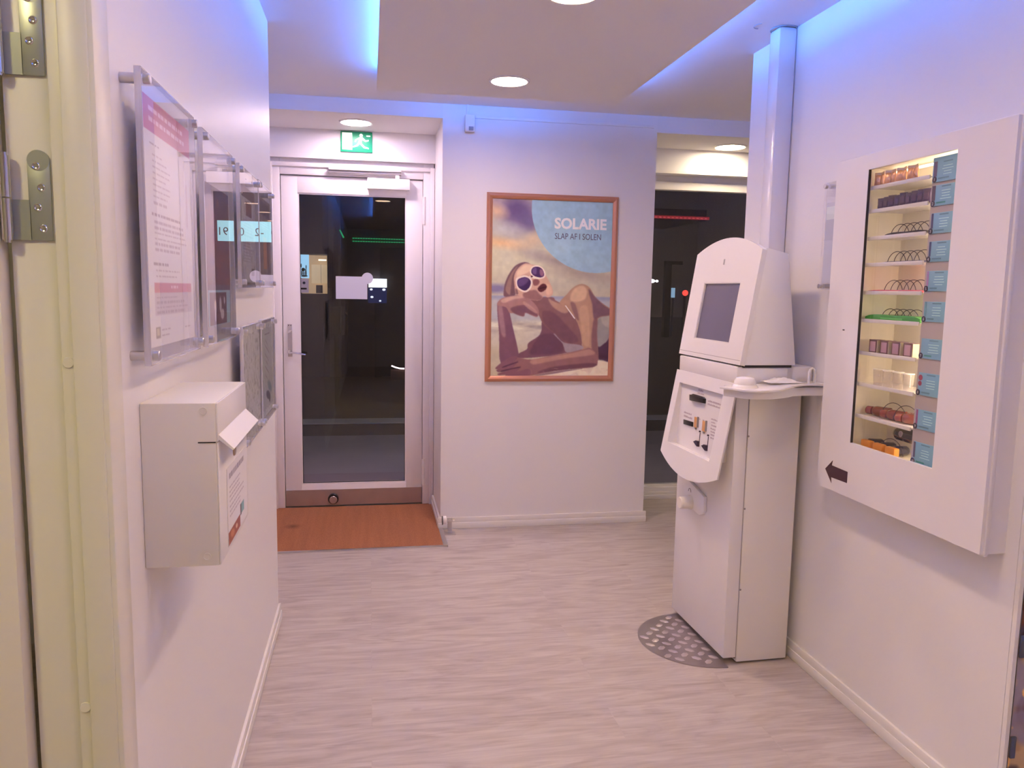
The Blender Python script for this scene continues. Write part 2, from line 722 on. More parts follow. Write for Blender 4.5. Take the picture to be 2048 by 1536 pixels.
# right partition with an opening for the dispenser's body
S('wall_right', WALLM,
  (RW, RW + 0.20, 2.47, 3.33, 0, ZC), (RW, RW + 0.20, 1.705, 1.77, 0, ZC),
  (RW, RW + 0.20, 1.77, 2.47, 0, 0.80), (RW, RW + 0.20, 1.77, 2.47, 1.85, ZC))
S('wall_right_far', WALLM, (3.0, 3.1, 3.2, 5.30, 0, ZC), (RW + 0.2, 3.0, 3.2, 3.33, 0, ZC))
S('wall_right_near', WALLM, (1.98, 2.08, -4.2, 1.705, 0, ZC), (RW + 0.20, 2.08, 1.705, 1.80, 0, ZC))
S('wall_back', WALLM, (LW, 1.98, -4.3, -4.2, 0, ZC))
# poster wall between the niches; soffits above door and window
S('wall_front', WALLM, (0.41, 1.685, YP, 5.30, 0, ZC))
S('wall_soffit', CEILM, (-0.62, 0.41, YP, 5.10, 2.39, ZC), (1.685, 3.0, YP, 5.07, 2.375, ZC))
S('wall_lintel', WALLM, (-0.62, 0.41, 5.10, 5.30, 2.215, ZC), (1.685, 3.0, 5.07, 5.30, 2.215, ZC))
S('trim_1', TRIMM, (1.685, 3.0, 5.055, 5.07, 2.215, 2.232))
S('trim_2', TRIMM, (RW + 0.0005, RW + 0.012, 1.690, 1.704, 0, ZC))

# baseboards with a stepped cap
def baseboard(name, x0, x1, y0, y1, h=0.068):
    b = MB()
    b.box(x0, x1, y0, y1, 0.0, h * 0.55, bev=0.0015)
    nx = abs(x1 - x0) < abs(y1 - y0)
    if nx:
        out = x1 if abs(x1) < abs(x0) else x0
        back = x0 if out == x1 else x1
        b.box(min(back, back + (out - back) * .72), max(back, back + (out - back) * .72), y0, y1, h * 0.5, h, bev=0.002)
    else:
        b.box(x0, x1, y1 - (y1 - y0) * .72, y1, h * 0.5, h, bev=0.002)
    o = b.build(name, TRIMM)
    o['kind'] = 'structure'
    return o


baseboard('baseboard_left', LW, LW + 0.014, 1.30, 3.395)
baseboard('baseboard_right', RW - 0.014, RW, 1.70, 3.33)
baseboard('baseboard_front', 0.395, 1.70, YP - 0.018, YP)
baseboard('baseboard_niche', 0.395, 0.41, YP, 5.12)
baseboard('baseboard_entrance', -0.62, -0.605, 3.39, 5.12)
S('baseboard_window', TRIMM, (1.685, 3.0, 5.085, 5.11, 0.0, 0.03), (1.685, 3.0, 5.095, 5.11, 0.03, 0.05), bev=0.002)

# dropped ceiling island, LED strips on its hidden upper edge
IX0, IX1, IY0, IY1 = 0.037, 1.282, -1.6, 4.135
isl = MB()
isl.box(IX0, IX1, IY0, IY1, 2.410, 2.424)
isl.build('ceiling_island', CEILM)['kind'] = 'structure'
S('ceiling_island_core', CEILM, (IX0 + 0.14, IX1 - 0.14, IY0 + 0.14, IY1 - 0.14, 2.424, ZC))
LED = mat('blue_led', (0.1, 0.1, 0.1), 0.5, emit=COVE['color'], estr=COVE['strength'])
t = thing('led_strip', 'blue light strip hidden on top of the ceiling island, left side', 'light strip', (IX0 + 0.08, 2, 2.43), group='blue cove light strips')
B('tape', LED, t, (IX0 + 0.074, IX0 + 0.084, IY0 + 0.1, 3.93, 2.4265, 2.4485))
t = thing('led_strip', 'blue light strip hidden on top of the ceiling island, right side', 'light strip', (IX1 - 0.08, 2, 2.43), group='blue cove light strips')
B('tape', mat('blue_led_right', (0.1, 0.1, 0.1), 0.5, emit=COVE['color'], estr=COVE['strength'] * 0.9), t, (IX1 - 0.084, IX1 - 0.074, IY0 + 0.1, 4.00, 2.4265, 2.4455))
t = thing('led_strip', 'blue light strip hidden on top of the ceiling island, end facing the door', 'light strip', (0.6, IY1 - 0.08, 2.43), group='blue cove light strips')
B('tape', mat('blue_led_end', (0.1, 0.1, 0.1), 0.5, emit=COVE['color'], estr=COVE['strength'] * 0.7), t, (0.22, 0.98, IY1 - 0.084, IY1 - 0.074, 2.4265, 2.4455))


# ------------------------------------------------------------------ ceiling lights
def downlight(x, y, z, r, lamp, label, group=None, k=1.0):
    t = thing('ceiling_light', label, 'ceiling light', (x, y, z), group=group)
    b = MB()
    prof = [(r * 1.12, 0.0), (r * 1.12, -0.004), (r * 1.05, -0.008), (r * 0.98, -0.007), (r * 0.98, 0.0)]
    bb = bmesh.new()
    rings = []
    for rr, h in prof:
        rings.append([bb.verts.new((rr * math.cos(a * 2 * PI / 40), rr * math.sin(a * 2 * PI / 40), h)) for a in range(40)])
    for i in range(len(rings)):
        A, Bq = rings[i], rings[(i + 1) % len(rings)]
        for q in range(40):
            bb.faces.new((A[q], A[(q + 1) % 40], Bq[(q + 1) % 40], Bq[q]))
    bmesh.ops.recalc_face_normals(bb, faces=bb.faces)
    b.merge(bb, True)
    b.build('trim_ring', PLAST, t, local=True)
    key = 'lamp_%.3f_%.3f_%.2f' % (lamp['color'][1], lamp['color'][2], lamp['strength'] * k)
    new = key not in MATS
    em = mat(key, (0.8, 0.8, 0.8), 0.5, emit=lamp['color'], estr=lamp['strength'] * k)
    if new:        # prismatic diffuser: throws most of its light downwards
        nt = em.node_tree
        lw = nt.nodes.new('ShaderNodeLayerWeight')
        lw.inputs['Blend'].default_value = 0.5
        mr = nt.nodes.new('ShaderNodeMath')
        mr.operation = 'MULTIPLY_ADD'
        mr.inputs[1].default_value = -lamp.get('beam', 0.88) * lamp['strength'] * k
        mr.inputs[2].default_value = lamp['strength'] * k
        nt.links.new(lw.outputs['Facing'], mr.inputs[0])
        nt.links.new(mr.outputs[0], nt.nodes['Principled BSDF'].inputs['Emission Strength'])
    MB().cyl((0, 0, -0.0055), (0, 0, -0.0015), r * 0.975, seg=40).build('diffuser', em, t, local=True)
    return t


ZI = 2.41
downlight(0.650, 3.79, ZI, 0.086, LAMP_FAR, 'round downlight in the dropped ceiling, in front of the blue end edge', 'round ceiling downlights', 1.25)
downlight(0.665, 2.66, ZI, 0.086, LAMP, 'round downlight in the dropped ceiling, cut by the top of the picture', 'round ceiling downlights')
downlight(0.66, 1.53, ZI, 0.086, LAMP, 'round downlight in the dropped ceiling above the camera', 'round ceiling downlights')
downlight(0.66, 0.40, ZI, 0.086, LAMP, 'round downlight in the dropped ceiling behind the camera', 'round ceiling downlights')
downlight(0.66, -0.73, ZI, 0.086, LAMP, 'round downlight in the dropped ceiling farther behind the camera', 'round ceiling downlights')
downlight(-0.076, 4.83, 2.39, 0.088, LAMP_DOOR, 'round downlight in the soffit above the glazed door', 'round ceiling downlights', 1.0)
downlight(2.295, 4.90, 2.375, 0.095, LAMP_WINDOW, 'round downlight in the soffit above the dark window', 'round ceiling downlights')
downlight(-1.05, 0.25, ZC, 0.12, LAMP_SIDE, 'round yellowish lamp in the side room', 'round ceiling downlights', 1.0)
downlight(0.145, 1.17, ZI, 0.086, LAMP, 'round downlight near the left edge of the dropped ceiling, mirrored in the door glass', 'round ceiling downlights', 0.35)
downlight(0.8, -2.9, ZC, 0.10, LAMP, 'round downlight at the back of the hall', 'round ceiling downlights', 0.5)

# ------------------------------------------------------------------ the glazed entrance door (door_1)
GLASS = glass_mat('door_glass', (0.88, 0.87, 0.89), 1.5, boost=2.0)
FY = 5.135
d1 = bpy.data.objects.new('door_1', None)
COL.objects.link(d1)
d1.location = (-0.1, FY, 0)
props(d1, 'white framed glazed entrance door with a steel kick plate', None, None, 'structure')
f = MB()
f.box(-0.600, -0.545, FY, 5.30, 0, 2.215, bev=0.003)
f.box(0.337, 0.405, FY, 5.30, 0, 2.215, bev=0.003)
f.box(-0.545, 0.337, FY, 5.30, 2.118, 2.215, bev=0.003)
f.box(-0.605, 0.410, FY - 0.014, FY + 0.02, 2.165, 2.190, bev=0.003)
f.box(-0.615, -0.588, FY - 0.016, FY + 0.03, 0, 2.19, bev=0.003)
f.box(0.380, 0.408, FY - 0.016, FY + 0.03, 0, 2.19, bev=0.003)
f.build('door_frame', DOORM, d1)
LY0, LY1 = 5.150, 5.195
lf = MB()
lf.box(-0.541, -0.441, LY0, LY1, 0.012, 2.113, bev=0.002)
lf.box(0.231, 0.334, LY0, LY1, 0.012, 2.113, bev=0.002)
lf.box(-0.441, 0.231, LY0, LY1, 2.010, 2.113, bev=0.001)
lf.box(-0.441, 0.231, LY0, LY1, 0.012, 0.152, bev=0.001)
lf.build('door_leaf', DOORM, d1)
B('glazing_bead', DOORM, d1, (-0.441, -0.433, LY0 + 0.006, LY1, 0.152, 2.010), (0.223, 0.231, LY0 + 0.006, LY1, 0.152, 2.010),
  (-0.433, 0.223, LY0 + 0.006, LY1, 2.002, 2.010), (-0.433, 0.223, LY0 + 0.002, LY1, 0.152, 0.160))
B('glass_pane', GLASS, d1, (-0.433, 0.223, 5.170, 5.174, 0.160, 2.002))
B('gasket', DARKGAP, d1, (-0.435, -0.430, 5.164, 5.180, 0.158, 2.004), (0.220, 0.225, 5.164, 5.180, 0.158, 2.004), (-0.43, 0.22, 5.164, 5.180, 2.000, 2.004), (-0.43, 0.22, 5.164, 5.18, 0.158, 0.162))
B('kick_plate', STEEL, d1, (-0.540, 0.333, LY0 - 0.003, LY0, 0.014, 0.118), label='brushed steel kick plate')
# bumper on the kick plate
st = MB()
st.lathe((-0.241, LY0 - 0.003, 0.058), [(0.001, -0.026), (0.030, -0.026), (0.034, -0.020), (0.034, -0.002), (0.026, 0.0)], axis='y')
bp = st.build('bumper', BLACK, d1)
MB().lathe((-0.241, LY0 - 0.029, 0.054), [(0.001, -0.004), (0.022, -0.004), (0.025, -0.001), (0.025, 0.001)], axis='y').build('bumper_face', STEEL, bp)
# lock plate and lever
hp = B('lock_plate', STEEL, d1, (-0.513, -0.486, LY0 - 0.006, LY0, 0.988, 1.194), bev=0.0015)
lv = MB()
lv.cyl((-0.500, LY0 - 0.004, 1.018), (-0.500, LY0 - 0.045, 1.018), 0.009)
lv.tube([(-0.500, LY0 - 0.045, 1.018), (-0.480, LY0 - 0.050, 1.017), (-0.44, LY0 - 0.050, 1.011), (-0.402, LY0 - 0.048, 1.004)], 0.006)
lv.lathe((-0.500, LY0 - 0.006, 1.018), [(0.001, -0.008), (0.014, -0.008), (0.016, -0.003), (0.016, 0.0)], axis='y')
lv.build('lever', CHROME, hp)
tt = MB()
tt.cyl((-0.499, LY0 - 0.006, 1.150), (-0.499, LY0 - 0.024, 1.150), 0.008)
tt.prism([(-0.512, LY0 - 0.024, 1.141), (-0.509, LY0 - 0.024, 1.137), (-0.486, LY0 - 0.024, 1.154), (-0.484, LY0 - 0.024, 1.161), (-0.490, LY0 - 0.024, 1.161)], (0, -0.012, 0))
tt.build('thumb_turn', CHROME, hp)
hs = MB()
hs.cyl((-0.506, LY0 - 0.0065, 1.186), (-0.506, LY0 - 0.0075, 1.186), 0.003)
hs.cyl((-0.493, LY0 - 0.0065, 1.186), (-0.493, LY0 - 0.0075, 1.186), 0.003)
hs.build('screws', BLACK, hp)
for zz in (1.925, 0.222):
    h = MB()
    for k in range(3):
        h.cyl((0.343, LY0 - 0.010, zz - 0.086 + k * 0.058), (0.343, LY0 - 0.010, zz - 0.030 + k * 0.058), 0.0105)
    h.box(0.338, 0.352, LY0 - 0.008, LY0 + 0.001, zz - 0.086, zz + 0.086)
    h.build('hinge', DOORM, d1)
# closer with its slide track
cl = B('door_closer', PLAST, d1, (-0.013, 0.250, LY0 - 0.052, LY0, 2.045, 2.112), bev=0.004)
MB().cyl((0.02, LY0 - 0.053, 2.072), (0.02, LY0 - 0.050, 2.072), 0.004).build('adjuster', GREY, cl)
ar = MB()
ar.box(0.160, 0.185, LY0 - 0.040, LY0 - 0.022, 2.112, 2.138)
ar.box(-0.205, 0.175, LY0 - 0.034, LY0 - 0.026, 2.128, 2.137)
ar.build('closer_arm', PLAST, cl)
tk = MB()
tk.box(-0.249, 0.197, FY - 0.045, FY, 2.150, 2.168, bev=0.003)
tk.box(-0.249, 0.197, FY - 0.030, FY, 2.136, 2.148, bev=0.002)
tk.build('slide_track', mat('satin_white_metal', (0.70, 0.67, 0.68), 0.3, metal=0.3), d1)
# frosted stickers on the glass
FROST = mat('frosted_film', alb(168, 150, 172), 0.6)
sk = MB()
sk.box(-0.214, -0.017, 5.166, 5.1695, 1.357, 1.500)
sk.build('frosted_sticker', FROST, d1, label='pale frosted rectangle with a disc at its corner')
MB().cyl((-0.016, 5.1695, 1.490), (-0.016, 5.1655, 1.490), 0.036, seg=36).build('frosted_disc', FROST, d1)

# ------------------------------------------------------------------ window niche right
w1 = bpy.data.objects.new('window_1', None)
COL.objects.link(w1)
w1.location = (2.3, 5.15, 0)
props(w1, 'tall dark shop window behind the ticket machine', None, None, 'structure')
wf = MB()
wf.box(1.685, 3.0, 5.125, 5.20, 2.118, 2.170, bev=0.003)
wf.box(1.685, 3.0, 5.16, 5.20, 2.165, 2.22)
wf.box(1.685, 1.735, 5.125, 5.20, 0.0, 2.12, bev=0.002)
wf.box(1.735, 3.0, 5.110, 5.20, 0.0, 0.078, bev=0.003)
wf.box(1.735, 3.0, 5.140, 5.20, 0.070, 0.090, bev=0.001)
wf.build('window_frame', TRIMM, w1)
B('glass_pane', glass_mat('window_glass', (0.80, 0.78, 0.80), 1.5, boost=2.0), w1, (1.735, 3.0, 5.168, 5.172, 0.088, 2.12))

# ------------------------------------------------------------------ exit sign
t = thing('exit_sign', 'green and white running man exit sign on the wall above the door', 'exit sign', (-0.08, 5.10, 2.32))
GREEN = mat('sign_green', (0.01, 0.33, 0.16), 0.4)
SIGNW = mat('sign_white', (0.8, 0.85, 0.8), 0.4, emit=(0.9, 1, 0.93), estr=0.45)
B('sign_plate', GREEN, t, (-0.174, 0.018, 5.088, 5.100, 2.262, 2.384), bev=0.001)
B('doorway_symbol', SIGNW, t, (-0.165, -0.104, 5.0865, 5.088, 2.274, 2.376))
rm = MB()
yy = 5.0865
rm.cyl((-0.050, yy, 2.362), (-0.050, yy + 0.0015, 2.362), 0.0105, seg=20)
for pts in ([(-0.062, 2.350), (-0.040, 2.352), (-0.048, 2.318), (-0.068, 2.314)],
            [(-0.062, 2.350), (-0.086, 2.336), (-0.090, 2.322), (-0.082, 2.322), (-0.078, 2.332), (-0.060, 2.340)],
            [(-0.040, 2.350), (-0.022, 2.334), (-0.004, 2.338), (-0.004, 2.330), (-0.024, 2.324), (-0.044, 2.336)],
            [(-0.068, 2.318), (-0.055, 2.316), (-0.072, 2.296), (-0.100, 2.288), (-0.100, 2.296), (-0.080, 2.304)],
            [(-0.064, 2.318), (-0.048, 2.318), (-0.030, 2.298), (-0.006, 2.290), (-0.002, 2.282), (-0.034, 2.286)],
            [(-0.018, 2.356), (0.006, 2.356), (0.006, 2.364), (-0.018, 2.364)]):
    rm.prism([(x, yy, z) for x, z in pts], (0, 0.0015, 0))
rm.build('running_figure', SIGNW, t)

# ------------------------------------------------------------------ sensor and cable trunking above the poster
t = thing('motion_sensor', 'small white sensor box high on the wall above the poster', 'sensor', (0.56, YP, 2.36))
B('housing', PLAST, t, (0.534, 0.590, YP - 0.035, YP, 2.318, 2.412), bev=0.004)
B('lens', GREY, t, (0.554, 0.580, YP - 0.037, YP - 0.034, 2.324, 2.346), bev=0.001)
t = thing('cable_trunking', 'slim white cable trunking along the top of the poster wall', 'cable trunking', (1.0, YP, 2.42))
B('horizontal_run', WALLM, t, (0.59, 1.66, YP - 0.010, YP, 2.398, 2.4145), bev=0.001)
B('vertical_drop', WALLM, t, (0.543, 0.556, YP - 0.010, YP, 2.412, ZC), bev=0.001)

# ------------------------------------------------------------------ door mat, floor stop
t = thing('door_mat', 'reddish brown coir door mat set in front of the glazed door', 'door mat', (-0.1, 4.7, 0))
MB().box(-0.603, 0.398, 4.262, 5.134, 0.001, 0.007).build('matting', coir_mat(), t)
B('edge_strip', ALU, t, (-0.603, 0.424, 4.250, 4.262, 0.0, 0.009), (0.398, 0.424, 4.262, YP - 0.02, 0.0, 0.009))
t = thing('door_stop', 'metal floor door stop with white magnet beside the door mat', 'door stop', (0.455, 4.50, 0))
B('base_plate', STEEL, t, (0.425, 0.490, 4.462, 4.525, 0.0, 0.003))
B('post', STEEL, t, (0.445, 0.470, 4.500, 4.514, 0.003, 0.075), bev=0.001)
mg = MB()
mg.lathe((0.4, 4.507, 0.078), [(0.001, 0.016), (0.022, 0.016), (0.0245, 0.020), (0.0245, 0.036), (0.018, 0.040)], axis='x')
mg.build('magnet', PLAST, t)
MB().lathe((0.4, 4.507, 0.076), [(0.001, 0.012), (0.027, 0.012), (0.027, 0.0165), (0.001, 0.0165)], axis='x').build('rubber_ring', BLACK, t)
n_ = MB()
n_.box(0.440, 0.474, 4.494, 4.520, 0.070, 0.086, bev=0.001)
n_.cyl((0.474, 4.507, 0.078), (0.486, 4.507, 0.078), 0.007, seg=6, smooth=False)
n_.build('nut', CHROME, t)

# ------------------------------------------------------------------ poster of the sunbather
CR = [(172, 155), (1022, 183), (975, 1400), (152, 1400)]


def homography(src):
    dst = [(0, 0), (1, 0), (1, 1), (0, 1)]
    A = []
    for (x, y), (u, v) in zip(src, dst):
        A.append([x, y, 1, 0, 0, 0, -u * x, -u * y, u])
        A.append([0, 0, 0, x, y, 1, -v * x, -v * y, v])
    A = np.array(A, float)
    h = np.linalg.solve(A[:, :8], A[:, 8])
    return np.append(h, 1).reshape(3, 3)


HM = homography(CR)


def q(pts):
    out = []
    for x, y in pts:
        v = HM @ np.array([x, y, 1.0])
        out.append((v[0] / v[2], v[1] / v[2]))
    return out


def smooth_poly(pts, n=4):
    """Catmull-Rom rounding of an outline."""
    out = []
    L = len(pts)
    for i in range(L):
        p0, p1, p2, p3 = (np.array(pts[(i + k - 1) % L], float) for k in range(4))
        for s in range(n):
            t_ = s / n
            out.append(tuple(0.5 * ((2 * p1) + (-p0 + p2) * t_ + (2 * p0 - 5 * p1 + 4 * p2 - p3) * t_ ** 2 + (-p0 + 3 * p1 - 3 * p2 + p3) * t_ ** 3)))
    return out


PW, PH = 260, 372
ink = Ink(PW, PH).fill((186, 164, 150))


def P(pts, c, soft=1, k=1.0, rnd=True):
    pp = smooth_poly(pts) if rnd else pts
    ink.blend(ink.mask(q(pp), soft) * k, c)


def E_(cx, cy, rx, ry, c, ang=0.0, soft=0.3, k=1.0):
    (a, b_), = q([(cx, cy)])
    ink.blend(ink.ellm(a, b_, rx / 840.0, ry / 1230.0, ang, soft) * k, c)


# sky
Yv = ink.Y
for y0, y1, c in ((0.0, 0.18, (170, 148, 146)), (0.30, 0.44, (192, 172, 154)), (0.44, 0.52, (180, 160, 150))):
    ink.blend(np.clip(1 - np.abs(Yv - (y0 + y1) / 2) / max(0.01, (y1 - y0)), 0, 1), c)
n1 = ink.fbm(4, 5, 3)
n2 = ink.fbm(5, 7, 11)
ink.blend(np.clip((n1 - 0.46) * 4, 0, 1) * np.clip(1 - Yv / 0.62, 0, 1) * 0.5, (206, 172, 150))
ink.blend(np.clip((n2 - 0.50) * 4, 0, 1) * np.clip(1 - Yv / 0.6, 0, 1) * 0.4, (140, 118, 140))
E_(360, 250, 130, 100, (116, 92, 128), 0.4, 0.6, 0.95)
E_(330, 230, 60, 60, (104, 80, 112), 0.2, 0.7, 0.7)
E_(420, 320, 60, 50, (112, 92, 124), 0.2, 0.7, 0.8)
E_(190, 190, 60, 40, (150, 122, 140), 0.2, 0.7, 0.7)
E_(205, 245, 60, 40, (206, 160, 130), 0.3, 0.7, 0.8)
E_(230, 470, 130, 32, (212, 164, 128), 0.1, 0.8, 0.9)
E_(460, 450, 90, 40, (202, 166, 140), -0.3, 0.8, 0.8)
E_(240, 370, 120, 40, (178, 164, 168), 0.1, 0.8, 0.8)
E_(620, 600, 190, 32, (146, 124, 128), 0.25, 0.8, 0.8)
E_(820, 690, 200, 36, (158, 134, 130), 0.12, 0.8, 0.8)
E_(200, 640, 90, 90, (192, 172, 156), 0.0, 0.8, 0.8)
E_(760, 860, 300, 70, (184, 160, 142), 0.0, 0.8, 0.7)
E_(195, 790, 90, 30, (124, 108, 142), 0.0, 0.5, 0.9)
# sea and sand
ink.blend(np.clip((Yv - 0.535) / 0.02, 0, 1), (172, 158, 164))
ink.blend(np.clip((Yv - 0.535) / 0.01, 0, 1) * np.clip((0.57 - Yv) / 0.02, 0, 1), (150, 140, 160))
ink.blend(np.clip((Yv - 0.67) / 0.03, 0, 1), (188, 166, 156))
ink.blend(np.clip((Yv - 0.80) / 0.06, 0, 1), (182, 158, 142))
nw = ink.fbm(6, 40, 21)
ink.blend(np.clip((nw - 0.50) * 6, 0, 1) * np.clip(1 - np.abs(Yv - 0.715) / 0.05, 0, 1) * 0.8, (150, 128, 128))
ink.blend(np.clip((0.44 - nw) * 8, 0, 1) * np.clip(1 - np.abs(Yv - 0.71) / 0.05, 0, 1) * 0.8, (214, 194, 182))
# the blue disc
disc = [(900 + 453 * math.cos(a), 228 + 453 * math.sin(a)) for a in np.linspace(0, 2 * PI, 90, endpoint=False)]
dm = ink.mask(q(disc), 0)
n3 = ink.fbm(5, 6, 33)
ink.blend(dm * 0.93, (150, 165, 188))
ink.blend(dm * np.clip((n3 - 0.45) * 4, 0, 1) * 0.35, (172, 178, 196))
# body, back to front
P([(905, 1190), (960, 1165), (990, 1130), (990, 1290), (940, 1290), (900, 1275)], (88, 58, 78), 2)
P([(905, 1010), (960, 978), (992, 972), (988, 1120), (940, 1182), (905, 1192), (895, 1100)], (150, 134, 136), 2)
P([(930, 985), (990, 975), (990, 1060), (945, 1040)], (176, 156, 150), 3, 0.7)
# chest in shade
P([(520, 1015), (600, 1000), (700, 1010), (790, 1180), (805, 1215), (690, 1238), (560, 1262), (350, 1275), (350, 1245), (410, 1212), (420, 1170), (490, 1122), (512, 1080)], (122, 82, 94), 1)
P([(500, 1120), (600, 1110), (660, 1170), (650, 1235), (520, 1250), (430, 1240)], (106, 70, 86), 4, 0.8)
# neck and upper chest
P([(440, 860), (585, 850), (610, 872), (665, 905), (740, 985), (785, 1080), (792, 1185), (700, 1180), (610, 1110), (530, 1045), (500, 990), (470, 930)], (134, 92, 94), 1)
P([(560, 860), (600, 880), (660, 905), (700, 950), (660, 960), (590, 915)], (176, 132, 116), 3, 0.9)
P([(520, 950), (600, 960), (700, 1060), (770, 1150), (700, 1170), (600, 1100), (530, 1030)], (116, 78, 88), 5, 0.8)
# shoulder, upper arm
P([(640, 885), (690, 830), (735, 782), (795, 757), (850, 782), (890, 850), (950, 900), (998, 935), (992, 975), (940, 985), (905, 1010), (900, 1110), (908, 1240), (906, 1315), (880, 1340), (780, 1335), (790, 1230), (795, 1180), (780, 1080), (740, 985), (665, 915)], (172, 128, 112), 1)
P([(845, 790), (890, 850), (950, 905), (998, 940), (992, 975), (930, 985), (880, 1000), (868, 900), (850, 840)], (118, 84, 96), 4, 0.9)
P([(880, 1000), (905, 1010), (900, 1110), (908, 1240), (906, 1300), (868, 1260), (862, 1120)], (126, 86, 92), 4, 0.85)
P([(735, 800), (795, 768), (830, 800), (820, 860), (770, 880), (715, 870)], (204, 160, 136), 6, 0.85)
P([(780, 930), (835, 920), (850, 1080), (840, 1190), (800, 1170), (790, 1060)], (190, 144, 122), 6, 0.8)
P([(715, 890), (750, 900), (775, 1010), (745, 985)], (130, 90, 92), 3, 0.8)
# bikini
P([(676, 908), (684, 908), (748, 998), (742, 1002)], (228, 196, 198), 0, 1, False)
P([(600, 1112), (608, 1108), (668, 1166), (780, 1184), (800, 1212), (690, 1236), (668, 1200), (655, 1170)], (156, 130, 138), 1)
# lower forearm and far hand
P([(895, 1325), (905, 1290), (895, 1245), (850, 1205), (805, 1215), (700, 1238), (560, 1263), (440, 1285), (345, 1270), (300, 1265), (250, 1295), (235, 1310), (300, 1390), (360, 1397), (440, 1397), (560, 1372), (720, 1352), (850, 1345)], (144, 98, 100), 1)
P([(440, 1288), (560, 1268), (700, 1244), (800, 1222), (850, 1215), (880, 1250), (700, 1275), (560, 1300), (450, 1318)], (178, 130, 118), 4, 0.8)
P([(480, 1375), (600, 1335), (850, 1310), (890, 1330), (720, 1352), (560, 1372)], (108, 70, 82), 4, 0.8)
# left forearm
P([(204, 905), (240, 880), (285, 905), (292, 965), (312, 1060), (352, 1245), (330, 1265), (228, 1312), (216, 1100)], (124, 84, 98), 1)
P([(208, 905), (232, 895), (250, 1000), (262, 1120), (240, 1120), (222, 1060)], (160, 118, 122), 4, 0.8)
# resting hand fingers
for pts in ([(345, 1268), (300, 1264), (240, 1300), (192, 1340), (198, 1352), (226, 1346), (300, 1320)],
            [(350, 1290), (290, 1318), (205, 1352), (200, 1366), (222, 1372), (300, 1350)],
            [(370, 1330), (300, 1352), (212, 1380), (210, 1392), (240, 1392), (320, 1380)],
            [(420, 1350), (330, 1372), (262, 1390), (270, 1399), (350, 1398), (430, 1392)]):
    P(pts, (132, 88, 98), 1)
P([(240, 1335), (300, 1312), (345, 1300), (345, 1305), (300, 1322), (240, 1342)], (86, 54, 72), 1, 0.8)
P([(230, 1362), (300, 1345), (360, 1335), (360, 1341), (300, 1354), (235, 1370)], (86, 54, 72), 1, 0.8)
# propping hand
P([(204, 905), (222, 868), (270, 846), (362, 833), (405, 848), (462, 892), (494, 945), (482, 988), (440, 976), (402, 960), (388, 985), (352, 976), (318, 962), (290, 960), (262, 920)], (160, 114, 112), 1)
P([(300, 925), (400, 905), (470, 950), (482, 985), (400, 958), (388, 984), (320, 962)], (112, 74, 88), 3, 0.8)
P([(230, 872), (275, 852), (360, 840), (395, 852), (320, 866), (250, 890)], (196, 152, 140), 3, 0.8)
P([(395, 880), (455, 925), (480, 955), (470, 962), (420, 930), (385, 895)], (182, 136, 126), 2, 0.7)
# hair, face
P([(252, 845), (250, 800), (262, 742), (292, 680), (332, 630), (385, 606), (425, 612), (440, 640), (360, 690), (335, 760), (332, 830), (300, 842)], (118, 84, 92), 1)
P([(262, 800), (276, 740), (310, 672), (345, 632), (340, 650), (312, 700), (300, 780), (292, 835)], (158, 118, 108), 2, 0.8)
P([(322, 705), (350, 648), (400, 614), (450, 622), (505, 640), (545, 700), (572, 748), (592, 798), (590, 832), (560, 852), (530, 842), (500, 872), (440, 868), (385, 848), (335, 828), (325, 770)], (194, 148, 134), 1)
P([(345, 668), (400, 625), (452, 632), (430, 670), (380, 695), (345, 720)], (216, 176, 156), 4, 0.9)
P([(395, 815), (470, 800), (500, 830), (520, 850), (500, 872), (440, 868), (385, 848)], (138, 94, 96), 4, 0.85)
P([(330, 790), (345, 800), (350, 828), (335, 828)], (120, 82, 86), 1, 0.8)
P([(545, 760), (575, 770), (588, 815), (560, 835), (545, 815)], (208, 162, 142), 3, 0.8)
P([(452, 735), (480, 722), (500, 740), (488, 765), (460, 768)], (128, 78, 84), 2, 0.9)
P([(486, 790), (510, 762), (530, 756), (548, 768), (546, 792), (520, 812), (500, 812)], (96, 48, 58), 1)
P([(500, 785), (546, 776), (546, 781), (505, 793)], (66, 30, 42), 1)
# sunglasses
def ring(cx, cy, rx, ry, ang, c, soft=0.06):
    E_(cx, cy, rx, ry, c, ang, soft)


P([(332, 735), (345, 712), (395, 698), (435, 712), (450, 745), (438, 790), (405, 816), (370, 808), (342, 785)], (226, 186, 182), 0)
P([(343, 742), (355, 722), (395, 710), (427, 722), (439, 748), (428, 782), (402, 804), (374, 797), (350, 777)], (74, 48, 92), 0)
P([(350, 735), (395, 714), (425, 725), (400, 760), (356, 775)], (112, 82, 120), 3, 0.8)
P([(432, 660), (450, 634), (490, 628), (528, 650), (542, 690), (532, 715), (500, 722), (462, 712), (438, 690)], (226, 186, 182), 0)
P([(442, 664), (456, 642), (490, 637), (520, 656), (532, 690), (524, 707), (500, 712), (466, 703), (446, 686)], (78, 48, 92), 0)
P([(505, 655), (522, 662), (530, 692), (512, 704), (500, 680)], (150, 104, 122), 2, 0.9)
P([(452, 652), (478, 645), (476, 690), (452, 682)], (122, 92, 128), 2, 0.8)
P([(432, 700), (470, 712), (512, 716), (512, 722), (470, 722), (436, 712)], (226, 190, 184), 0)
P([(438, 700), (452, 700), (452, 710), (440, 712)], (98, 60, 76), 0)
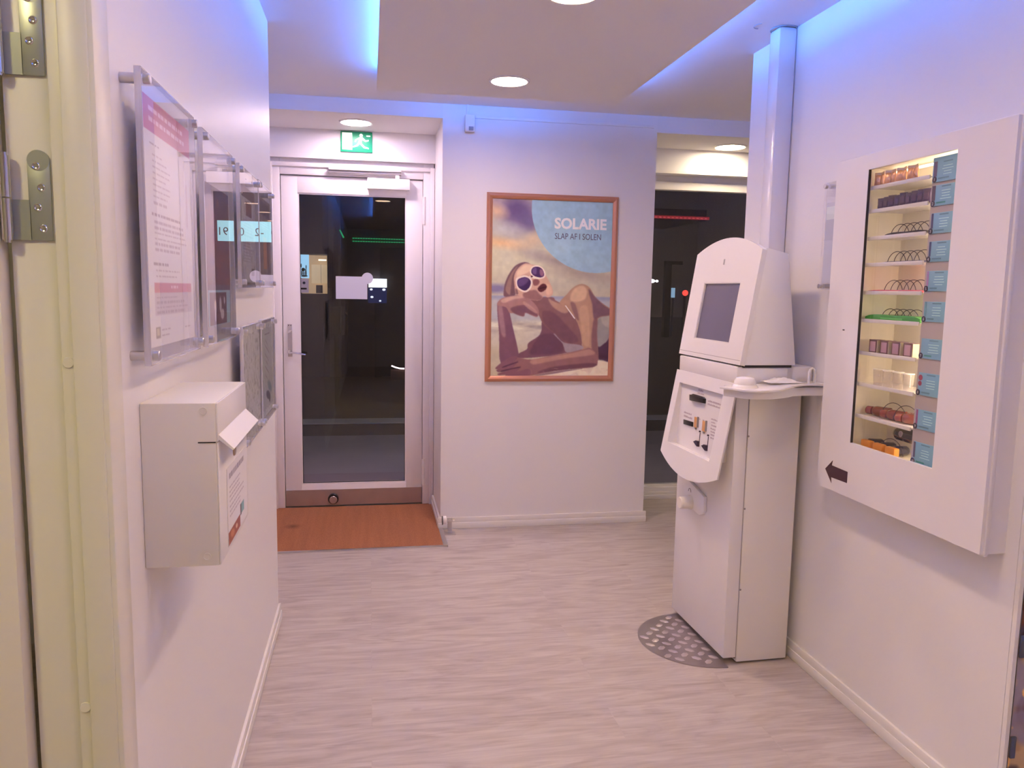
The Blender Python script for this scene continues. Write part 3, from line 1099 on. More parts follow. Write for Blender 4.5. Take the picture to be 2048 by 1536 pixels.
# bright sand in front
P([(450, 1402), (520, 1384), (600, 1366), (750, 1352), (870, 1342), (902, 1325), (905, 1292), (945, 1298), (980, 1305), (976, 1402)], (214, 184, 170), 1, 1, False)
ns = ink.fbm(18, 60, 51)
ink.blend(np.clip((ns - 0.5) * 6, 0, 1) * (Yv > 0.955) * np.clip((ink.X - 0.35) * 6, 0, 1) * 0.5, (188, 156, 146))
P([(460, 1398), (560, 1374), (720, 1354), (800, 1350), (720, 1362), (560, 1390)], (112, 78, 90), 1, 0.7)

ink.a = np.clip((ink.a - 150) * 1.14 + 145, 5, 250)
ink.a *= (1 + (ink.fbm(30, 42, 90, 2) - 0.37)[..., None] * 0.12)
PX = (0.667, 1.4575)
PZ = (0.890, 1.990)
fr = 0.034
t = thing('framed_poster', 'copper framed poster of a woman in white sunglasses lying on a beach', 'poster', ((PX[0] + PX[1]) / 2, YP, 1.44))
pf = MB()
for (a0, a1, c0, c1) in ((PX[0], PX[1], PZ[1] - fr, PZ[1]), (PX[0], PX[1], PZ[0], PZ[0] + fr)):
    hgt = c1 - c0
    inner_low = c0 if c0 > 1.5 else c1
    outer = c1 if c0 > 1.5 else c0
    s_ = 1 if c0 > 1.5 else -1
    prof = [(YP, outer), (YP - 0.010, outer), (YP - 0.018, outer - s_ * 0.008), (YP - 0.021, outer - s_ * 0.016), (YP - 0.018, outer - s_ * 0.026), (YP - 0.010, inner_low), (YP, inner_low)]
    bb = bmesh.new()
    A = []
    for y_, z_ in prof:
        d_ = abs(z_ - outer)
        A.append((bb.verts.new((a0 + d_, y_, z_)), bb.verts.new((a1 - d_, y_, z_))))
    for i in range(len(A)):
        j = (i + 1) % len(A)
        bb.faces.new((A[i][0], A[i][1], A[j][1], A[j][0]))
    bmesh.ops.recalc_face_normals(bb, faces=bb.faces)
    pf.merge(bb, True)
for s_, outer in ((1, PX[0]), (-1, PX[1])):
    inner = outer + s_ * fr
    prof = [(YP, outer), (YP - 0.010, outer), (YP - 0.018, outer + s_ * 0.008), (YP - 0.021, outer + s_ * 0.016), (YP - 0.018, outer + s_ * 0.026), (YP - 0.010, inner), (YP, inner)]
    bb = bmesh.new()
    A = []
    for y_, x_ in prof:
        d_ = abs(x_ - outer)
        A.append((bb.verts.new((x_, y_, PZ[0] + d_)), bb.verts.new((x_, y_, PZ[1] - d_))))
    for i in range(len(A)):
        j = (i + 1) % len(A)
        bb.faces.new((A[i][0], A[i][1], A[j][1], A[j][0]))
    bmesh.ops.recalc_face_normals(bb, faces=bb.faces)
    pf.merge(bb, True)
pf.build('frame', mat('copper_frame', (0.60, 0.27, 0.155), 0.30, metal=0.55), t)
print_ = ink.sheet('print', (PX[0] + fr - 0.001, YP - 0.006, PZ[1] - fr + 0.001), (1, 0, 0), (0, 0, 1), PX[1] - PX[0] - 2 * fr + 0.002, PZ[1] - PZ[0] - 2 * fr + 0.002, t)
iw, ih = PX[1] - PX[0] - 2 * fr, PZ[1] - PZ[0] - 2 * fr


def pt(px_, py_):
    (u, v), = q([(px_, py_)])
    return (PX[0] + fr + u * iw, YP - 0.0064, PZ[1] - fr - v * ih)


a_, b_ = pt(606, 364), pt(974, 372)
tw = b_[0] - a_[0]
o = text('lettering', 'SOLARIE', 0.085, a_, (1, 0, 0), (0, 0, 1), mat('ink_white', alb(222, 202, 222), 0.4), print_, bold=0.0030, sx=1.0)
sxx = tw / o.dimensions.x if o.dimensions.x > 0 else 1
for v in o.data.vertices:
    v.co.x = (v.co.x - (a_[0] - t.location.x)) * sxx + (a_[0] - t.location.x)
a_, b_ = pt(606, 440), pt(932, 446)
tw = b_[0] - a_[0]
o = text('lettering', 'SLAP AF I SOLEN', 0.050, a_, (1, 0, 0), (0, 0, 1), mat('ink_plum', alb(84, 60, 88), 0.4), print_, bold=0.0, sx=1.0)
xs = [v.co.x for v in o.data.vertices]
sxx = tw / (max(xs) - min(xs))
for v in o.data.vertices:
    v.co.x = (v.co.x - min(xs)) * sxx + min(xs)

# ------------------------------------------------------------------ side room door and its frame
CREAM = mat('cream_gloss_paint', (0.72, 0.70, 0.60), 0.35)
d2 = bpy.data.objects.new('door_2', None)
COL.objects.link(d2)
d2.location = (-0.45, 1.26, 0)
props(d2, 'cream side room door standing open at the left edge', None, None, 'structure')
jf = MB()
jf.box(-0.448, LW + 0.008, 1.252, 1.300, 0, 2.12, bev=0.003)
jf.box(-0.430, LW + 0.004, 1.246, 1.254, 0, 2.12, bev=0.002)
jf.box(LW - 0.006, LW + 0.012, 1.248, 1.318, 0, 2.14, bev=0.004)
jf.box(-0.510, -0.446, 1.262, 1.300, 0, 2.12, bev=0.002)
jf.box(-0.520, LW + 0.012, 0.330, 0.345, 0, 2.12)
jf.build('door_frame', CREAM, d2)
B('door_leaf', mat('cream_door_paint', (0.74, 0.70, 0.62), 0.4), d2, (-1.38, -0.517, 1.236, 1.272, 0.01, 2.06), bev=0.002)
for zc_ in (1.545, 1.775, 0.30):
    h = MB()
    x0, x1 = -0.482, -0.452
    h.box(x0 + 0.0, x1, 1.2575, 1.2625, zc_ - 0.055, zc_ + 0.06, bev=0.0012)
    for sgn in (1,):
        h.cyl(((x0 + x1) / 2, 1.2625, zc_ + 0.060 - 0.002), ((x0 + x1) / 2, 1.2574, zc_ + 0.060 - 0.002), 0.0148, seg=24)
    h.box(x0 - 0.022, x0 + 0.002, 1.2575, 1.2605, zc_ - 0.055, zc_ + 0.002)
    hg = h.build('hinge', mat('zinc_hinge', (0.44, 0.47, 0.44), 0.35, metal=0.7), d2)
    s_ = MB()
    for k, dz in enumerate((0.050, 0.020, -0.008, -0.038)):
        s_.lathe((x0 + 0.012 + 0.006 * (k % 2), 1.2575, zc_ + dz), [(0.001, -0.0006), (0.0025, -0.0006), (0.0045, -0.0016), (0.0056, -0.0008), (0.006, 0.0)], axis='y', seg=16)
    s_.build('screw', CHROME, hg)
    kn = MB()
    kn.cyl((x0 - 0.026, 1.248, zc_ + 0.004), (x0 - 0.026, 1.248, zc_ + 0.062), 0.0075)
    kn.cyl((x0 - 0.026, 1.248, zc_ - 0.056), (x0 - 0.026, 1.248, zc_ + 0.002), 0.0075)
    kn.cyl((x0 - 0.026, 1.248, zc_ + 0.062), (x0 - 0.026, 1.248, zc_ + 0.066), 0.0055)
    kn.cyl((x0 - 0.026, 1.248, zc_ - 0.056), (x0 - 0.026, 1.248, zc_ - 0.060), 0.0055)
    kn.build('pin', CHROME, hg)
for zc_ in (1.313, 0.775):
    MB().lathe((-0.440 + 0.002, 1.252, zc_), [(0.001, -0.0018), (0.0075, -0.0018), (0.0085, 0.0)], axis='y', seg=24).build('screw_cap', CREAM, d2)

# ------------------------------------------------------------------ acrylic notice holders on the left wall
ACR = glass_mat('clear_acrylic', (0.965, 0.965, 0.975), 1.49, boost=1.25, haze=0.03, hazecol=(0.85, 0.85, 0.95))
ACRE = glass_mat('acrylic_edge', (0.93, 0.93, 0.96), 1.49, boost=1.0, haze=0.35, hazecol=(0.88, 0.86, 0.92))
XS = LW + 0.030


def panel_left(y0, y1, z0, z1, label, painter, inset, res=(90, 128), paper_z=None):
    t = thing('notice_holder', label, 'notice holder', (LW, (y0 + y1) / 2, (z0 + z1) / 2), group='acrylic notice holders on the left wall')
    s = MB()
    s.box(XS + 0.0025, XS + 0.0055, y0, y1, z0, z1)
    s.build('front_sheet', ACR, t)
    s = MB()
    s.box(XS - 0.0045, XS - 0.0015, y0, y1, z0, z1)
    s.build('back_sheet', ACR, t)
    e = MB()
    for (a, b_, c, d_) in ((y0, y0 + 0.002, z0, z1), (y1 - 0.002, y1, z0, z1), (y0, y1, z0, z0 + 0.002), (y0, y1, z1 - 0.002, z1)):
        e.box(XS - 0.0048, XS + 0.0058, a, b_, c, d_)
    e.build('sheet_edge', ACRE, t)
    for yy_ in (y0 + 0.016, y1 - 0.016):
        for zz_ in (z0 + 0.016, z1 - 0.016):
            b = MB()
            b.cyl((LW, yy_, zz_), (XS - 0.005, yy_, zz_), 0.0085)
            b.cyl((XS + 0.006, yy_, zz_), (XS + 0.015, yy_, zz_), 0.0085)
            b.cyl((XS + 0.015, yy_, zz_), (XS + 0.0165, yy_, zz_), 0.0085, 0.007)
            b.build('standoff', ALU, t)
    k = Ink(*res)
    painter(k)
    py0, py1, pz0, pz1 = inset
    # read from the hall: +Y runs to the reader's right
    k.sheet('notice', (XS + 0.0008, py0, pz1), (0, 1, 0), (0, 0, 1), py1 - py0, pz1 - pz0, t, 'notice_paper', rough=0.5)
    bk = MB()
    bk.box(XS - 0.0008, XS + 0.0004, py0, py1, pz0, pz1)
    bk.build('notice_back', PAPER, t)
    return t


def rows(k, x0, x1, y0, n, step, h, c, seed, mn=0.35):
    r = random.Random(seed)
    for i in range(n):
        xe = x0 + (x1 - x0) * r.uniform(mn, 1.0)
        x = x0
        while x < xe:
            w_ = r.uniform(0.03, 0.09)
            m = ((k.X > x) & (k.X < min(x + w_, xe)) & (k.Y > y0 + i * step) & (k.Y < y0 + i * step + h)).astype(float)
            k.blend(m * 0.8, c)
            x += w_ + 0.014


def rect(k, x0, x1, y0, y1, c, a=1.0):
    k.blend(((k.X > x0) & (k.X < x1) & (k.Y > y0) & (k.Y < y1)).astype(float) * a, c)


def paint1(k):
    k.fill((216, 190, 202))
    rect(k, 0, 1, 0, 0.135, (182, 78, 108))
    rows(k, 0.10, 0.92, 0.035, 2, 0.042, 0.017, (232, 190, 206), 1, 0.85)
    rows(k, 0.10, 0.30, 0.175, 1, 0.03, 0.010, (128, 96, 118), 2, 0.9)
    rows(k, 0.14, 0.52, 0.215, 9, 0.024, 0.008, (160, 128, 146), 3)
    rows(k, 0.10, 0.72, 0.450, 1, 0.03, 0.012, (130, 98, 120), 4, 0.95)
    rows(k, 0.14, 0.88, 0.485, 6, 0.022, 0.008, (160, 128, 146), 5, 0.6)
    rect(k, 0.10, 0.84, 0.628, 0.632, (170, 140, 156))
    rows(k, 0.10, 0.40, 0.650, 1, 0.03, 0.012, (130, 98, 120), 6, 0.95)
    rows(k, 0.14, 0.84, 0.682, 2, 0.022, 0.008, (160, 128, 146), 7, 0.6)
    rect(k, 0.10, 0.93, 0.735, 0.775, (186, 92, 112))
    rows(k, 0.44, 0.60, 0.748, 1, 0.02, 0.013, (226, 180, 194), 7, 1)
    rect(k, 0.10, 0.93, 0.775, 0.872, (196, 166, 182))
    rows(k, 0.13, 0.88, 0.792, 4, 0.021, 0.008, (158, 126, 146), 8, 0.5)
    rect(k, 0.10, 0.19, 0.915, 0.965, (140, 116, 124))
    rect(k, 0.12, 0.17, 0.925, 0.955, (186, 160, 150))
    rows(k, 0.22, 0.42, 0.930, 2, 0.02, 0.008, (160, 128, 146), 9, 0.8)
    rows(k, 0.74, 0.90, 0.935, 1, 0.02, 0.008, (160, 128, 146), 10, 1)
    rect(k, 0.86, 0.90, 0.27, 0.47, (196, 162, 176), 0.7)


def paint2(k):
    k.fill((104, 48, 62))
    n = k.fbm(6, 9, 4)
    k.blend(np.clip((0.24 - k.Y) * 5, 0, 1) * 0.9, (58, 40, 96))
    k.blend(np.clip((n - 0.5) * 5, 0, 1) * 0.6, (68, 36, 64))
    k.blend(np.clip((0.42 - n) * 5, 0, 1) * 0.5, (148, 70, 66))
    rect(k, 0, 1, 0.70, 0.86, (88, 66, 104), 0.7)
    rect(k, 0.02, 0.98, 0.74, 1.0, (150, 160, 178))
    rect(k, 0.08, 0.80, 0.76, 0.99, (84, 28, 52))
    for (cx, cy, rx, ry) in ((0.30, 0.86, 0.05, 0.05), (0.30, 0.92, 0.03, 0.05), (0.52, 0.85, 0.05, 0.06), (0.60, 0.92, 0.08, 0.04), (0.70, 0.82, 0.03, 0.03)):
        k.blend(k.ellm(cx, cy, rx, ry, 0, 0.2), (190, 160, 172))
    k.a += (np.random.RandomState(3).rand(k.H, k.W, 1) - .5) * 14


def paint3(k):
    k.fill((170, 150, 166))
    n = k.fbm(10, 12, 8)
    k.blend(np.clip((n - 0.45) * 4, 0, 1) * 0.5, (128, 106, 120))
    rect(k, 0.0, 1.0, 0.0, 0.12, (96, 62, 80))
    rect(k, 0.30, 0.72, 0.15, 0.30, (104, 50, 62))
    rows(k, 0.1, 0.9, 0.34, 6, 0.032, 0.012, (120, 98, 116), 3, 0.5)
    rows(k, 0.1, 0.9, 0.58, 7, 0.032, 0.012, (130, 106, 124), 4, 0.5)
    rect(k, 0.62, 0.86, 0.84, 0.92, (90, 66, 84))


def paint4(k):
    k.fill((124, 96, 104))
    n = k.fbm(8, 10, 18)
    k.blend(np.clip((n - 0.42) * 5, 0, 1) * 0.6, (86, 58, 70))
    rect(k, 0.1, 0.9, 0.05, 0.22, (70, 46, 74))
    rows(k, 0.1, 0.9, 0.30, 4, 0.03, 0.012, (180, 156, 160), 5, 0.6)
    rect(k, 0.30, 0.62, 0.50, 0.92, (168, 98, 62))
    rect(k, 0.66, 0.80, 0.55, 0.90, (96, 48, 44))


def speckle(k, seed, base=(236, 214, 214)):
    k.fill(base)
    n = k.fbm(22, 26, seed, 3)
    k.blend(np.clip((n - 0.44) * 6, 0, 1) * 0.6, (134, 112, 116))
    k.blend(np.clip((0.38 - n) * 8, 0, 1) * 0.6, (184, 162, 168))


def paint5(k):
    speckle(k, 31)


def paint6(k):
    speckle(k, 41, (220, 200, 204))
    rect(k, 0.12, 0.90, 0.06, 0.93, (178, 160, 166), 0.8)
    rows(k, 0.3, 0.7, 0.12, 1, 0.03, 0.016, (110, 86, 98), 6, 1)
    for j in range(9):
        k.blend(k.ellm(0.35 + 0.3 * random.random(), 0.22 + 0.045 * j, 0.10, 0.008, 0.5, 0.4) * 0.7, (120, 96, 112))
    k.blend(k.ellm(0.64, 0.72, 0.18, 0.05, 0.5, 0.3) * 0.8, (98, 116, 134))
    k.blend(k.ellm(0.50, 0.80, 0.16, 0.045, 0.3, 0.2), (44, 28, 46))
    k.blend(k.ellm(0.62, 0.85, 0.06, 0.045, 0.1, 0.2), (44, 28, 46))


panel_left(1.392, 1.782, 1.294, 1.776, 'clear acrylic holder with a white notice with crimson heading, nearest on the left wall', paint1, (1.416, 1.752, 1.322, 1.742), (120, 170))
panel_left(1.862, 2.250, 1.292, 1.772, 'clear acrylic holder with a dark maroon poster, second along the left wall', paint2, (1.898, 2.196, 1.334, 1.662))
panel_left(2.362, 2.735, 1.424, 1.772, 'clear acrylic holder with a grey lilac leaflet, third along the upper row', paint3, (2.420, 2.690, 1.440, 1.722))
panel_left(2.752, 3.112, 1.424, 1.778, 'clear acrylic holder with a brown leaflet, at the end of the left wall', paint4, (2.800, 3.080, 1.470, 1.730))
panel_left(2.362, 2.735, 0.955, 1.312, 'clear acrylic holder with plain speckled grey backing, lower row beside the white box', paint5, (2.366, 2.731, 0.958, 1.308))
panel_left(2.752, 3.125, 0.955, 1.314, 'clear acrylic holder with grey leaflet and dark figure, lower row, wall end', paint6, (2.772, 3.10, 0.975, 1.300))

# ------------------------------------------------------------------ white box on the left wall
t = thing('suggestion_box', 'white wall box with slanted flap and a notice on its front, under the acrylic holders', 'wall box', (LW, 1.6, 1.08))
BX = -0.266
BOXM = mat('cream_box_paint', (0.80, 0.775, 0.69), 0.38)
B('box_body', BOXM, t, (LW, BX - 0.003, 1.442, 1.765, 0.927, 1.224), bev=0.0025)
B('front_door', WHITE, t, (BX - 0.0035, BX, 1.443, 1.764, 0.928, 1.152), bev=0.002)
B('side_slit', BLACK, t, (BX - 0.034, BX - 0.004, 1.4412, 1.4425, 1.1525, 1.1545))
B('upper_front', WHITE, t, (BX - 0.0035, BX, 1.443, 1.764, 1.154, 1.223), bev=0.001)
fp = MB()
fp.prism([(BX, 1.448, 1.166), (BX + 0.026, 1.448, 1.140), (BX + 0.0235, 1.448, 1.1375), (BX - 0.001, 1.448, 1.158)], (0, 0.312, 0))
fp.build('drip_flap', WHITE, t)
lk = MB()
lk.lathe((BX, 1.600, 1.108), [(0.001, 0.003), (0.010, 0.003), (0.012, 0.001), (0.012, 0.0)], axis='x', seg=24)
lk.build('lock', mat('brass_lock', (0.42, 0.31, 0.22), 0.35, metal=0.7), t)
for zz_ in (1.214 - 0.004, 0.945):
    MB().lathe((BX - 0.024, 1.442, zz_), [(0.001, -0.0006), (0.0052, -0.0006), (0.0056, -0.0014), (0.0066, -0.0014), (0.007, 0.0)], axis='y', seg=24).build('screw', BOXM, t)
k = Ink(70, 84)
k.fill((204, 178, 192))
rows(k, 0.10, 0.86, 0.10, 1, 0.1, 0.07, (118, 96, 116), 12, 0.95)
rows(k, 0.10, 0.86, 0.26, 7, 0.062, 0.024, (158, 130, 150), 13, 0.6)
rect(k, 0.02, 0.58, 0.82, 0.985, (136, 58, 44))
rect(k, 0.62, 0.80, 0.70, 0.84, (112, 132, 146))
rect(k, 0.60, 0.66, 0.70, 0.86, (70, 52, 60))
k.blend(k.ellm(0.2, 0.9, 0.10, 0.05, 0.4, 0.3), (176, 98, 74))
k.blend(k.ellm(0.4, 0.9, 0.05, 0.03, 0.4, 0.3), (200, 150, 130))
k.sheet('notice', (BX + 0.0012, 1.512, 1.088), (0, 1, 0), (0, 0, 1), 0.232, 0.150, t, 'notice_paper', rough=0.5)
B('notice_back', PAPER, t, (BX, BX + 0.0009, 1.512, 1.744, 0.938, 1.088))

# ------------------------------------------------------------------ square white pipe casing in the corner
t = thing('pipe_casing', 'white boxed pipe running up to the ceiling behind the ticket machine', 'pipe', (1.61, 3.0, 0))
B('casing', mat('casing_gloss', (0.78, 0.76, 0.77), 0.18), t, (1.572, RW - 0.001, 2.965, 3.050, 0.0, ZC - 0.002), bev=0.012)
MB().tube([(1.61 + 0.052 * math.cos(a), 3.005 + 0.052 * math.sin(a), ZC - 0.003) for a in np.linspace(0, 2 * PI, 36, endpoint=False)], 0.0022, closed=True).build('ceiling_ring', GREY, t)
MB().tube([(1.50 + 0.022 * math.cos(a), 2.99 + 0.03 * math.sin(a), ZC - 0.002) for a in np.linspace(0.4 * PI, 1.4 * PI, 12)], 0.0012).build('ceiling_scuff', GREY, t)

# ------------------------------------------------------------------ ticket machine
K = thing('payment_kiosk', 'white freestanding payment machine with a tilted screen beside the right wall', 'payment machine', (1.335, 2.96, 0), math.radians(1.3))


def KB(name, m, parent, *bx, bev=0.0, label=None):
    return B(name, m, parent, *bx, bev=bev, local=True, label=label)


KB('tower_body', WHITE2, K, (0.056, 0.268, -0.252, -0.012, 0.008, 1.094), (0.056, 0.226, -0.014, 0.252, 0.008, 1.094), bev=0.002)
KB('front_door', WHITE, K, (0.0, 0.053, -0.252, 0.252, 0.026, 1.094), bev=0.004)
KB('door_gap', GREY, K, (0.050, 0.058, -0.247, 0.247, 0.020, 1.09))
KB('plinth', DARKGAP, K, (0.06, 0.22, -0.235, 0.235, 0.0065, 0.026))
KB('top_cap', WHITE, K, (-0.008, 0.226, -0.262, 0.262, 1.098, 1.164), (0.19, 0.302, -0.262, -0.010, 1.098, 1.164), bev=0.007)
KB('head_gap', DARKGAP, K, (0.014, 0.21, -0.266, 0.266, 1.160, 1.1705))
A0 = Vector((-0.005, 0, 1.170))
A1 = Vector((0.062, 0, 1.602))
AV = (A1 - A0).normalized()          # up along the slanted face
AN = Vector((-AV.z, 0, AV.x))        # outward


def hp_(y, v, n=0.0):
    return A0 + AV * v + AN * n + Vector((0, y, 0))


hd = MB()
side = [(0.010, -0.272, 1.170), (0.222, -0.272, 1.170), (0.170, -0.272, 1.580), (0.078, -0.272, 1.600)]
hd.prism(side, (0, 0.544, 0), bev=0.0015)
hd.build('head_housing', WHITE, K, local=True)
arch = [(-0.276, 0.0), (0.276, 0.0), (0.276, 0.430)]
for i in range(1, 20):
    yy_ = 0.276 - 0.552 * i / 20
    arch.append((yy_, 0.430 + 0.057 * (1 - (yy_ / 0.276) ** 2)))
arch.append((-0.276, 0.430))
sc_ = (-0.158, 0.156, 0.073, 0.309)     # screen opening
fpn = MB()
# face plate as four strips round the opening plus the arched top
def slab(pts, n0=-0.020, n1=0.0, bevel=0.0):
    fpn.prism([hp_(y, v, n0) for y, v in pts], AN * (n1 - n0), bev=bevel)


slab([(-0.276, 0.0), (0.276, 0.0), (0.276, sc_[2]), (-0.276, sc_[2])])
slab([(-0.276, sc_[2]), (sc_[0], sc_[2]), (sc_[0], sc_[3]), (-0.276, sc_[3])])
slab([(sc_[1], sc_[2]), (0.276, sc_[2]), (0.276, sc_[3]), (sc_[1], sc_[3])])
slab([(-0.276, sc_[3]), (0.276, sc_[3])] + arch[2:])
fpn.build('face_plate', WHITE, K, local=True)
bz = MB()
for a, b_, c, d_ in ((sc_[0] - .001, sc_[1] + .001, sc_[2] - .001, sc_[2] + .005), (sc_[0] - .001, sc_[1] + .001, sc_[3] - .004, sc_[3] + .001), (sc_[0] - .001, sc_[0] + .004, sc_[2], sc_[3]), (sc_[1] - .004, sc_[1] + .001, sc_[2], sc_[3])):
    bz.prism([hp_(a, c, -0.012), hp_(b_, c, -0.012), hp_(b_, d_, -0.012), hp_(a, d_, -0.012)], AN * 0.0105)
bz.build('screen_bezel', PLAST, K, local=True)
sn = MB()
sn.prism([hp_(sc_[0], sc_[2], -0.014), hp_(sc_[1], sc_[2], -0.014), hp_(sc_[1], sc_[3], -0.014), hp_(sc_[0], sc_[3], -0.014)], AN * 0.005)
sn.build('screen', mat('dark_screen', alb(88, 74, 98), 0.16, spec=0.7), K, local=True, label='dark grey switched off touch screen')
sl = MB()
sl.prism([hp_(0.004, 0.380, 0.0), hp_(0.012, 0.380, 0.0), hp_(0.013, 0.402, 0.0), hp_(0.005, 0.402, 0.0)], AN * 0.002)
sl.build('camera_slit', mat('slit_grey', alb(150, 130, 140), 0.5), K, local=True)
ls = MB()
ls.prism([hp_(-0.270, 0.016, 0.0), hp_(0.270, 0.016, 0.0), hp_(0.270, 0.0175, 0.0), hp_(-0.270, 0.0175, 0.0)], AN * 0.0006)
ls.build('seam_line', GREY, K, local=True)

# tilted coin panel with its recess
B0 = Vector((-0.010, 0, 1.105))
B1 = Vector((-0.075, 0, 0.730))
BV = (B1 - B0).normalized()          # down along the plate
BN = Vector((BV.z, 0, -BV.x))        # outward (towards the hall)


def cp(y, v, n=0.0):
    return B0 + BV * v + BN * n + Vector((0, y, 0))


rc = (-0.184, 0.222, 0.056, 0.318)     # recess
CPW = 0.275
pl_ = MB()


def pslab(pts, n0=-0.006, n1=0.0):
    pl_.prism([cp(y, v, n0) for y, v in pts], BN * (n1 - n0))


pslab([(-CPW, 0.004), (CPW, 0.004), (CPW, rc[2]), (-CPW, rc[2])])
pslab([(-CPW, rc[2]), (rc[0], rc[2]), (rc[0], rc[3]), (-CPW, rc[3])])
pslab([(rc[1], rc[2]), (CPW, rc[2]), (CPW, rc[3]), (rc[1], rc[3])])
low = [(-CPW, rc[3]), (CPW, rc[3]), (CPW, 0.368)]
for i in range(1, 20):
    yy_ = CPW - 2 * CPW * i / 20
    low.append((yy_, 0.368 + 0.060 * (1 - (yy_ / CPW) ** 2)))
low.append((-CPW, 0.368))
pslab(low)
cpn = pl_.build('coin_panel', WHITE, K, local=True)
DR = 0.042
rcs = MB()
rcs.prism([cp(rc[0] - 0.002, rc[2], -0.012), cp(rc[1] + 0.002, rc[2], -0.012), cp(rc[1] + 0.002, rc[3], -DR), cp(rc[0] - 0.002, rc[3], -DR)], BN * -0.003)
rcs.prism([cp(rc[0], rc[3], -DR), cp(rc[1], rc[3], -DR), cp(rc[1], rc[3], -0.004), cp(rc[0], rc[3], -0.004)], BV * 0.003)
rcs.prism([cp(rc[0] - 0.003, rc[2], -0.012), cp(rc[0] - 0.003, rc[2], -0.004), cp(rc[0] - 0.003, rc[3], -0.004), cp(rc[0] - 0.003, rc[3], -DR)], Vector((0, 0.003, 0)))
rcs.prism([cp(rc[1], rc[2], -0.012), cp(rc[1], rc[2], -0.004), cp(rc[1], rc[3], -0.004), cp(rc[1], rc[3], -DR)], Vector((0, 0.003, 0)))
rcs.build('recess', PLAST, cpn, local=True)


def on(y, v, n=0.0):
    """A point on the sloping recess floor."""
    f_ = (v - rc[2]) / (rc[3] - rc[2])
    return cp(y, v, -0.012 - f_ * (DR - 0.012) + n)


ct = MB()
p4 = [on(0.110, 0.094), on(-0.022, 0.092), on(-0.024, 0.112), on(0.106, 0.118)]
ct.prism(p4, BN * 0.014, bev=0.002)
ct.prism([on(0.085, 0.088), on(-0.005, 0.088), on(-0.022, 0.094), on(0.110, 0.096)], BN * 0.009)
ct.build('card_slot', BLACK, cpn, local=True)
ct = MB()
ct.prism([on(0.164, 0.206), on(0.074, 0.203), on(0.072, 0.222), on(0.160, 0.226)], BN * 0.005, bev=0.001)
ct.build('coin_slot', BLACK, cpn, local=True)
for yy_, vv_ in ((0.045, 0.198), (-0.032, 0.201)):
    c_ = MB()
    c_.prism([on(yy_ + 0.014, vv_ - 0.020), on(yy_ - 0.012, vv_ - 0.020), on(yy_ - 0.014, vv_ + 0.022), on(yy_ + 0.012, vv_ + 0.022)], BN * 0.006, bev=0.002)
    c_.build('token_window', mat('copper_token', alb(206, 136, 92), 0.35, metal=0.3), cpn, local=True)
    c_ = MB()
    c_.prism([on(yy_ - 0.017, vv_ - 0.024), on(yy_ - 0.020, vv_ - 0.024), on(yy_ - 0.022, vv_ + 0.018), on(yy_ - 0.019, vv_ + 0.018)], BN * 0.008)
    c_.prism([on(yy_ + 0.004, vv_ + 0.022), on(yy_ - 0.008, vv_ + 0.022), on(yy_ - 0.006, vv_ + 0.030), on(yy_ + 0.002, vv_ + 0.030)], BN * 0.005)
    c_.build('token_lever', GREY, cpn, local=True)
for yy_, vv_ in ((0.012, 0.277), (-0.064, 0.279)):
    c_ = MB()
    c_.cyl(on(yy_ - 0.012, vv_ - 0.043, 0.001), on(yy_ - 0.012, vv_, 0.001), 0.0015, seg=8)
    c_.cyl(on(yy_ - 0.012, vv_ - 0.048, 0.0), on(yy_ - 0.012, vv_ - 0.048, 0.006), 0.0035, seg=12)
    c_.prism([on(yy_ + 0.022, vv_ + 0.001), on(yy_ - 0.002, vv_ - 0.009), on(yy_ - 0.014, vv_ - 0.008), on(yy_ - 0.015, vv_ + 0.014), on(yy_ - 0.004, vv_ + 0.011)], BN * 0.012)
    c_.build('return_lever', mat('plum_black', (0.03, 0.015, 0.045), 0.3), cpn, local=True)


def scribble(y0, y1, v, h=0.006, seed=0, d=0.0004, slope=0.0):
    r = random.Random(seed)
    b = MB()
    y = y0
    while y > y1:
        w_ = min(r.uniform(0.003, 0.009), y - y1 + 0.001)
        vv = v + slope * (y0 - y)
        hh = h * r.choice((0.7, 1.0, 1.0))
        b.prism([on(y, vv + h - hh), on(y - w_, vv + h - hh), on(y - w_, vv + h), on(y, vv + h)], BN * d)
        y -= w_ + 0.0022
    return b


for i, (y0, y1, v, h) in enumerate(((0.056, 0.012, 0.062, 0.008), (0.062, 0.004, 0.076, 0.006), (-0.040, -0.170, 0.094, 0.007), (-0.040, -0.178, 0.107, 0.007),
                                    (0.174, 0.100, 0.172, 0.007), (0.172, 0.090, 0.187, 0.008),
                                    (-0.082, -0.158, 0.160, 0.006), (-0.086, -0.120, 0.172, 0.006), (-0.090, -0.172, 0.184, 0.006), (-0.086, -0.172, 0.197, 0.006),
                                    (-0.090, -0.168, 0.209, 0.006), (-0.092, -0.155, 0.221, 0.006), (-0.092, -0.168, 0.233, 0.006),
                                    (0.028, 0.012, 0.178, 0.005), (-0.010, -0.026, 0.178, 0.005))):
    scribble(y0, y1, v, h, i).build('printed_text', INKG, cpn, local=True)
KB('coin_mechanism', WHITE2, K, (-0.034, 0.0, -0.200, -0.188, 0.788, 0.94), bev=0.001)
